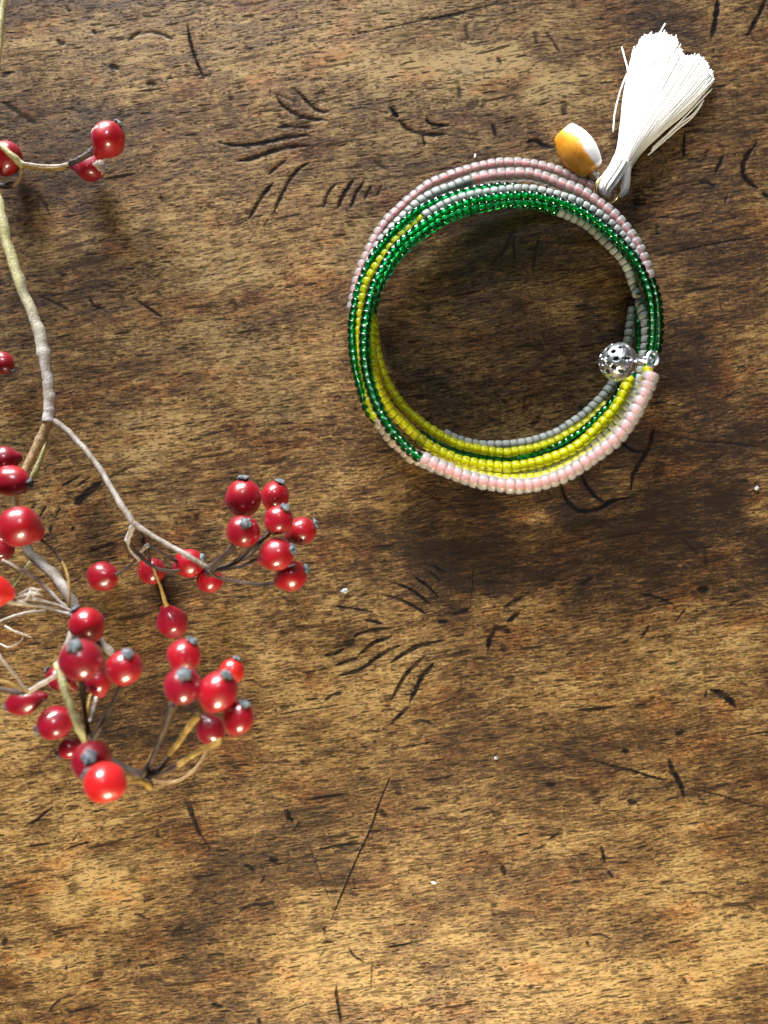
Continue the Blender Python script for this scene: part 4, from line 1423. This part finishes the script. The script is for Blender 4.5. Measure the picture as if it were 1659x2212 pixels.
for pp in ([(40, 1285, 27, 2), (65, 1272, 28, 2.2), (90, 1276, 28, 2)], [(38, 1292, 27, 2), (60, 1282, 28, 2.5), (85, 1285, 28, 2)],
           [(42, 1298, 27, 2), (62, 1294, 28, 3), (78, 1296, 28, 2)], [(55, 1302, 27, 2), (70, 1286, 28, 2.2), (88, 1272, 27, 1.6)],
           [(48, 1290, 28, 2), (72, 1280, 29, 2), (94, 1288, 28, 1.5)], [(45, 1305, 28, 2), (60, 1290, 29, 2.5), (66, 1274, 28, 1.8)]):
    stem(bg_, "dry_sepal", M_stalk_w, pp, 6, .2, 4)
for pp in ([(10, 1352, 6, 2.4), (35, 1365, 6, 2.8), (70, 1377, 5, 1.6)], [(-5, 1388, 5, 2), (18, 1398, 5, 2.4), (40, 1388, 5, 2), (50, 1378, 5, 1.4)]):
    stem(bg_, "dry_sepal", M_stalk_w, pp, 6, .2, 5)
# lower left cluster
stem(bg_, "side_stem", M_bark_green, [(122, 1435, 32, 8), (130, 1452, 33, 9), (138, 1485, 34, 8.5), (152, 1525, 34, 8.5), (168, 1565, 33, 9), (186, 1600, 31, 10)], 10)
stem(bg_, "side_stem", M_bark, [(165, 1340, 22, 7), (150, 1380, 26, 7), (132, 1420, 30, 7), (127, 1445, 32, 8)], 10)
stem(bg_, "stalk", M_stalk_w, [(130, 1452, 33, 5), (110, 1466, 32, 5), (85, 1480, 31, 5), (62, 1495, 30, 6)], 8)
stem(bg_, "stalk", M_stalk, [(75, 1490, 30, 6), (50, 1495, 29, 7.5), (20, 1492, 29, 6), (-10, 1486, 29, 5)], 8)
stem(bg_, "stalk", M_stalk_y, [(60, 1494, 31, 4), (30, 1480, 32, 4), (8, 1472, 32, 4), (-15, 1474, 32, 4)], 8)
stem(bg_, "stalk", M_stalk_w, [(55, 1490, 31, 3.5), (35, 1462, 32, 3.5), (10, 1432, 33, 3.5), (-10, 1405, 33, 3.5)], 8)
stem(bg_, "stalk", M_stalk, [(176, 1470, 40, 7), (180, 1510, 38, 5.5), (186, 1555, 35, 5), (193, 1598, 32, 6)], 8)
stem(bg_, "stalk", M_stalk, [(262, 1480, 38, 6), (240, 1525, 36, 5.5), (218, 1565, 33, 6), (198, 1602, 31, 7)], 8)
stem(bg_, "stalk", M_stalk_y, [(196, 1500, 30, 3.5), (190, 1530, 31, 3.6), (186, 1560, 31, 3.5)], 8)
stem(bg_, "stalk", M_stalk_w, [(208, 1505, 29, 4), (200, 1535, 30, 4.5), (192, 1560, 31, 4)], 8)
stem(bg_, "stalk", M_stalk_y, [(138, 1495, 26, 6), (150, 1485, 26, 4), (140, 1470, 28, 4)], 8)
stem(bg_, "stalk", M_stalk_y, [(163, 1555, 31, 6), (176, 1575, 31, 5), (190, 1600, 31, 5)], 8)
hip(bg_, 188, 1350, 37, 1.06, 128, 5, 28, M_hip, pear=.15)
hip(bg_, 212, 1472, 30, 1.1, 100, 0, 26, M_hip, cal=0)
hip(bg_, 132, 1468, 27, 1.3, 145, 5, 25, M_hip_dark, pear=.3)
hip(bg_, 175, 1427, 46, 1.06, 92, 42, 42, M_hip_dark, pear=.22)
hip(bg_, 268, 1444, 38, 1.12, 68, 30, 40, M_hip, pear=.22)
hip(bg_, 55, 1515, 28, 1.55, 195, 0, 25, M_hip_dark, pear=.35, cal=.75)
hip(bg_, 122, 1560, 37, 1.12, 205, 0, 27, M_hip_dark, pear=.3)
hip(bg_, 152, 1615, 24, 1.1, 210, 20, 24, M_hip_dark, cal=1.3)
hip(bg_, 198, 1642, 42, 1.05, 60, 62, 38, M_hip_dark, pear=.15, cal=1.15)
hip(bg_, 228, 1690, 44, 1.04, 165, -15, 44, M_hip_orange, pear=.12, cal=1.0)
# lower right cluster
stem(bg_, "side_stem", M_stalk, [(190, 1602, 31, 9), (225, 1632, 29, 7), (265, 1655, 28, 6.5), (310, 1678, 27, 9)], 8)
stem(bg_, "stalk", M_stalk, [(308, 1678, 27, 9), (325, 1645, 29, 6), (340, 1610, 33, 6), (355, 1570, 37, 6.5), (372, 1520, 40, 8)], 8)
stem(bg_, "stalk", M_stalk_y, [(320, 1650, 26, 4.5), (338, 1612, 27, 4.8), (356, 1580, 28, 4.5), (380, 1520, 30, 5), (392, 1450, 32, 5)], 8)
stem(bg_, "stalk", M_stalk, [(310, 1678, 27, 8), (345, 1660, 28, 5.5), (370, 1625, 30, 5)], 8)
stem(bg_, "stalk", M_stalk_y, [(366, 1630, 30, 5), (390, 1598, 33, 6), (412, 1565, 36, 7), (428, 1545, 38, 8)], 8)
stem(bg_, "stalk", M_stalk_y, [(385, 1652, 32, 5.5), (415, 1632, 33, 6), (448, 1615, 34, 6), (478, 1598, 35, 6)], 8)
stem(bg_, "stalk", M_stalk, [(312, 1680, 27, 7), (350, 1670, 29, 5), (388, 1650, 32, 5.5)], 8)
stem(bg_, "stalk", M_bark_tan, [(318, 1683, 26, 4.5), (350, 1691, 26, 3.4), (385, 1686, 26, 3.6), (418, 1664, 25, 3.6), (440, 1635, 24, 3.6), (455, 1595, 24, 4)], 8)
stem(bg_, "stalk", M_stalk_y, [(262, 1690, 44, 6), (290, 1686, 40, 6), (312, 1690, 34, 6.5), (325, 1702, 29, 6.5)], 8)
stem(bg_, "stalk", M_stalk, [(310, 1678, 27, 7), (322, 1692, 28, 7), (326, 1704, 28, 6)], 8)
hip(bg_, 397, 1417, 37, 1.02, 62, 10, 33, M_hip, pear=.15)
hip(bg_, 500, 1452, 27, 1.15, 68, 5, 30, M_hip_orange, pear=.25)
hip(bg_, 455, 1575, 31, 1.15, -60, -10, 28, M_hip_dark, cal=0)
hip(bg_, 394, 1482, 41, 1.08, 70, 42, 42, M_hip_dark, pear=.25, cal=1.1)
hip(bg_, 470, 1496, 43, 1.20, 62, 25, 41, M_hip, pear=.28, cal=.85)
hip(bg_, 514, 1553, 34, 1.22, 65, 22, 40, M_hip, pear=.28, cal=1.0)

# ---- upper left sprig
sp = thing("rose_hip_sprig", "small upper sprig with three red hips, two with withered grey patches", "sprig", D(40, 355, 0), None)
stem(sp, "twig", M_bark_green, [(-30, 285, 8, 5), (0, 312, 9, 5.5), (25, 335, 9, 6.5), (42, 352, 8, 8), (52, 357, 8, 6)], 8)
stem(sp, "twig", M_stalk_y, [(42, 354, 8, 6), (75, 362, 8, 5), (110, 365, 8, 5), (145, 360, 8, 5.5)], 8)
stem(sp, "twig", M_stalk_w, [(48, 352, 9, 3.5), (85, 358, 9, 3), (125, 358, 9, 3), (148, 355, 9, 4)], 8)
stem(sp, "stalk", M_stalk, [(142, 358, 8, 6), (165, 347, 9, 6), (190, 333, 9, 7), (205, 322, 9, 9)], 8)
stem(sp, "twig", M_bark_tan, [(46, 358, 7, 4), (46, 375, 6, 3.5), (40, 390, 5, 3.5), (28, 402, 4, 3.5)], 8)
stem(sp, "twig", M_stalk, [(30, 398, 3, 6), (5, 402, 3, 7), (-20, 398, 3, 7)], 8)
hip(sp, 233, 303, 35, 1.16, 52, 8, 10, M_hip, pear=.3, cal=.9, wilt=(140, 38, .36))
hip(sp, 192, 362, 29, 1.22, -6, 0, 4.2, M_hip_dark, pear=.42, cal=.4, wilt=(-4, 20, .5))
hip(sp, 15, 342, 32, 1.15, 75, -5, 4.5, M_hip, pear=.2, cal=0)

# ---- single hip and twig at the left edge
lh = thing("rose_hip", "single small red hip at the left edge beside the pale stem", "rose hip", D(5, 783, 0), None)
hip(lh, 4, 783, 24, 1.2, -38, 5, 4.5, M_hip, pear=.2, cal=.6)
stem(lh, "stalk", M_stalk, [(-15, 762, 5, 4), (-35, 745, 6, 3.5), (-60, 735, 7, 3.5)], 8)
tw = stem(None, "twig", M_bark_green, [(14, -30, 5, 6), (8, 10, 5, 6.5), (1, 60, 5, 6.5), (-3, 120, 5, 6), (-9, 190, 5, 5)], 10)
tag(tw, "thin green brown twig end in the top left corner of the table", "twig")

# ================================================================== SPECKS ON THE TABLE
M_speck, nt, b = new_mat("pale_lint")
b.inputs["Base Color"].default_value = (0.85, 0.84, 0.82, 1)
b.inputs["Roughness"].default_value = 0.7
M_chip, nt, b = new_mat("grey_chip")
po = nt.nodes.new("ShaderNodeTexCoord").outputs["Object"]
L(nt, ramp(nt, noise(nt, po, 3000.0, 3.0), [(0.4, (0.12, 0.13, 0.14)), (0.62, (0.42, 0.44, 0.45))]), b.inputs["Base Color"])


def crumb(name, x, y, a, bb, ang, mat, label, cat, rough=.25):
    c = D(x, y, 0)
    ra, rb = a * K * 0.66, bb * K * 0.66
    verts, faces = [], []
    n, m = 12, 6
    th = math.radians(ang)
    hgt = min(ra, rb) * 0.8
    for i in range(m + 1):
        ph = -math.pi / 2 + math.pi * i / m
        for k in range(n):
            q = 2 * math.pi * k / n
            s_ = 1 + random.uniform(-rough, rough)
            lx, ly = math.cos(q) * math.cos(ph) * ra * s_, math.sin(q) * math.cos(ph) * rb * s_
            verts.append(Vector((c.x + lx * math.cos(th) - ly * math.sin(th), c.y + lx * math.sin(th) + ly * math.cos(th), hgt * 0.95 + math.sin(ph) * hgt)))
    for i in range(m):
        for k in range(n):
            faces.append((i * n + k, i * n + (k + 1) % n, (i + 1) * n + (k + 1) % n, (i + 1) * n + k))
    o = mesh_obj(name, verts, faces, mat, None, smooth=rough < .1)
    tag(o, label, cat)
    return o


crumb("lint", 937, 1906, 9, 4, -15, M_speck, "tiny white oval fleck lying alone on the bare lower table", "fleck", .05)
crumb("chip", 746, 1276, 13, 8, 10, M_chip, "grey crumb on the table just right of the rose hip cluster", "crumb", .3)
crumb("chip", 1633, 1055, 8, 7, 0, M_chip, "round grey crumb near the right edge of the table", "crumb", .12)
crumb("chip", 1071, 1636, 7, 6, 30, M_chip, "small grey crumb in a dark nick below the fan of gouges", "crumb", .3)
crumb("lint", 1026, 338, 3.5, 7, -8, M_speck, "tiny cream fleck just above the pink top of the bracelet", "fleck", .15)
dv, df = [], []
drng = random.Random(5)
spots = [(1126, 200), (735, 487), (1205, 290), (1180, 1375), (98, 545), (460, 880), (1345, 1205), (1450, 750), (1560, 820), (680, 1850)]
spots += [(drng.uniform(30, 1630), drng.uniform(20, 2190)) for _ in range(60)]
for x, y in spots:
    c = D(x, y, 0)
    r_ = drng.uniform(0.00006, 0.00014)
    o_ = len(dv)
    for k in range(6):
        d = [Vector((1, 0, 0)), Vector((-1, 0, 0)), Vector((0, 1, 0)), Vector((0, -1, 0)), Vector((0, 0, .7)), Vector((0, 0, -.7))][k]
        dv.append(c + Vector((d.x * r_ * drng.uniform(.6, 1.8), d.y * r_ * drng.uniform(.6, 1.2), r_ * .7 + d.z * r_)))
    for q in ((0, 2, 4), (2, 1, 4), (1, 3, 4), (3, 0, 4), (2, 0, 5), (1, 2, 5), (3, 1, 5), (0, 3, 5)):
        df.append(tuple(i + o_ for i in q))
dust = mesh_obj("dust", dv, df, M_chip, None, smooth=False)
dust["kind"] = "stuff"
tag(dust, "fine pale dust grains scattered over the wooden table", "dust")
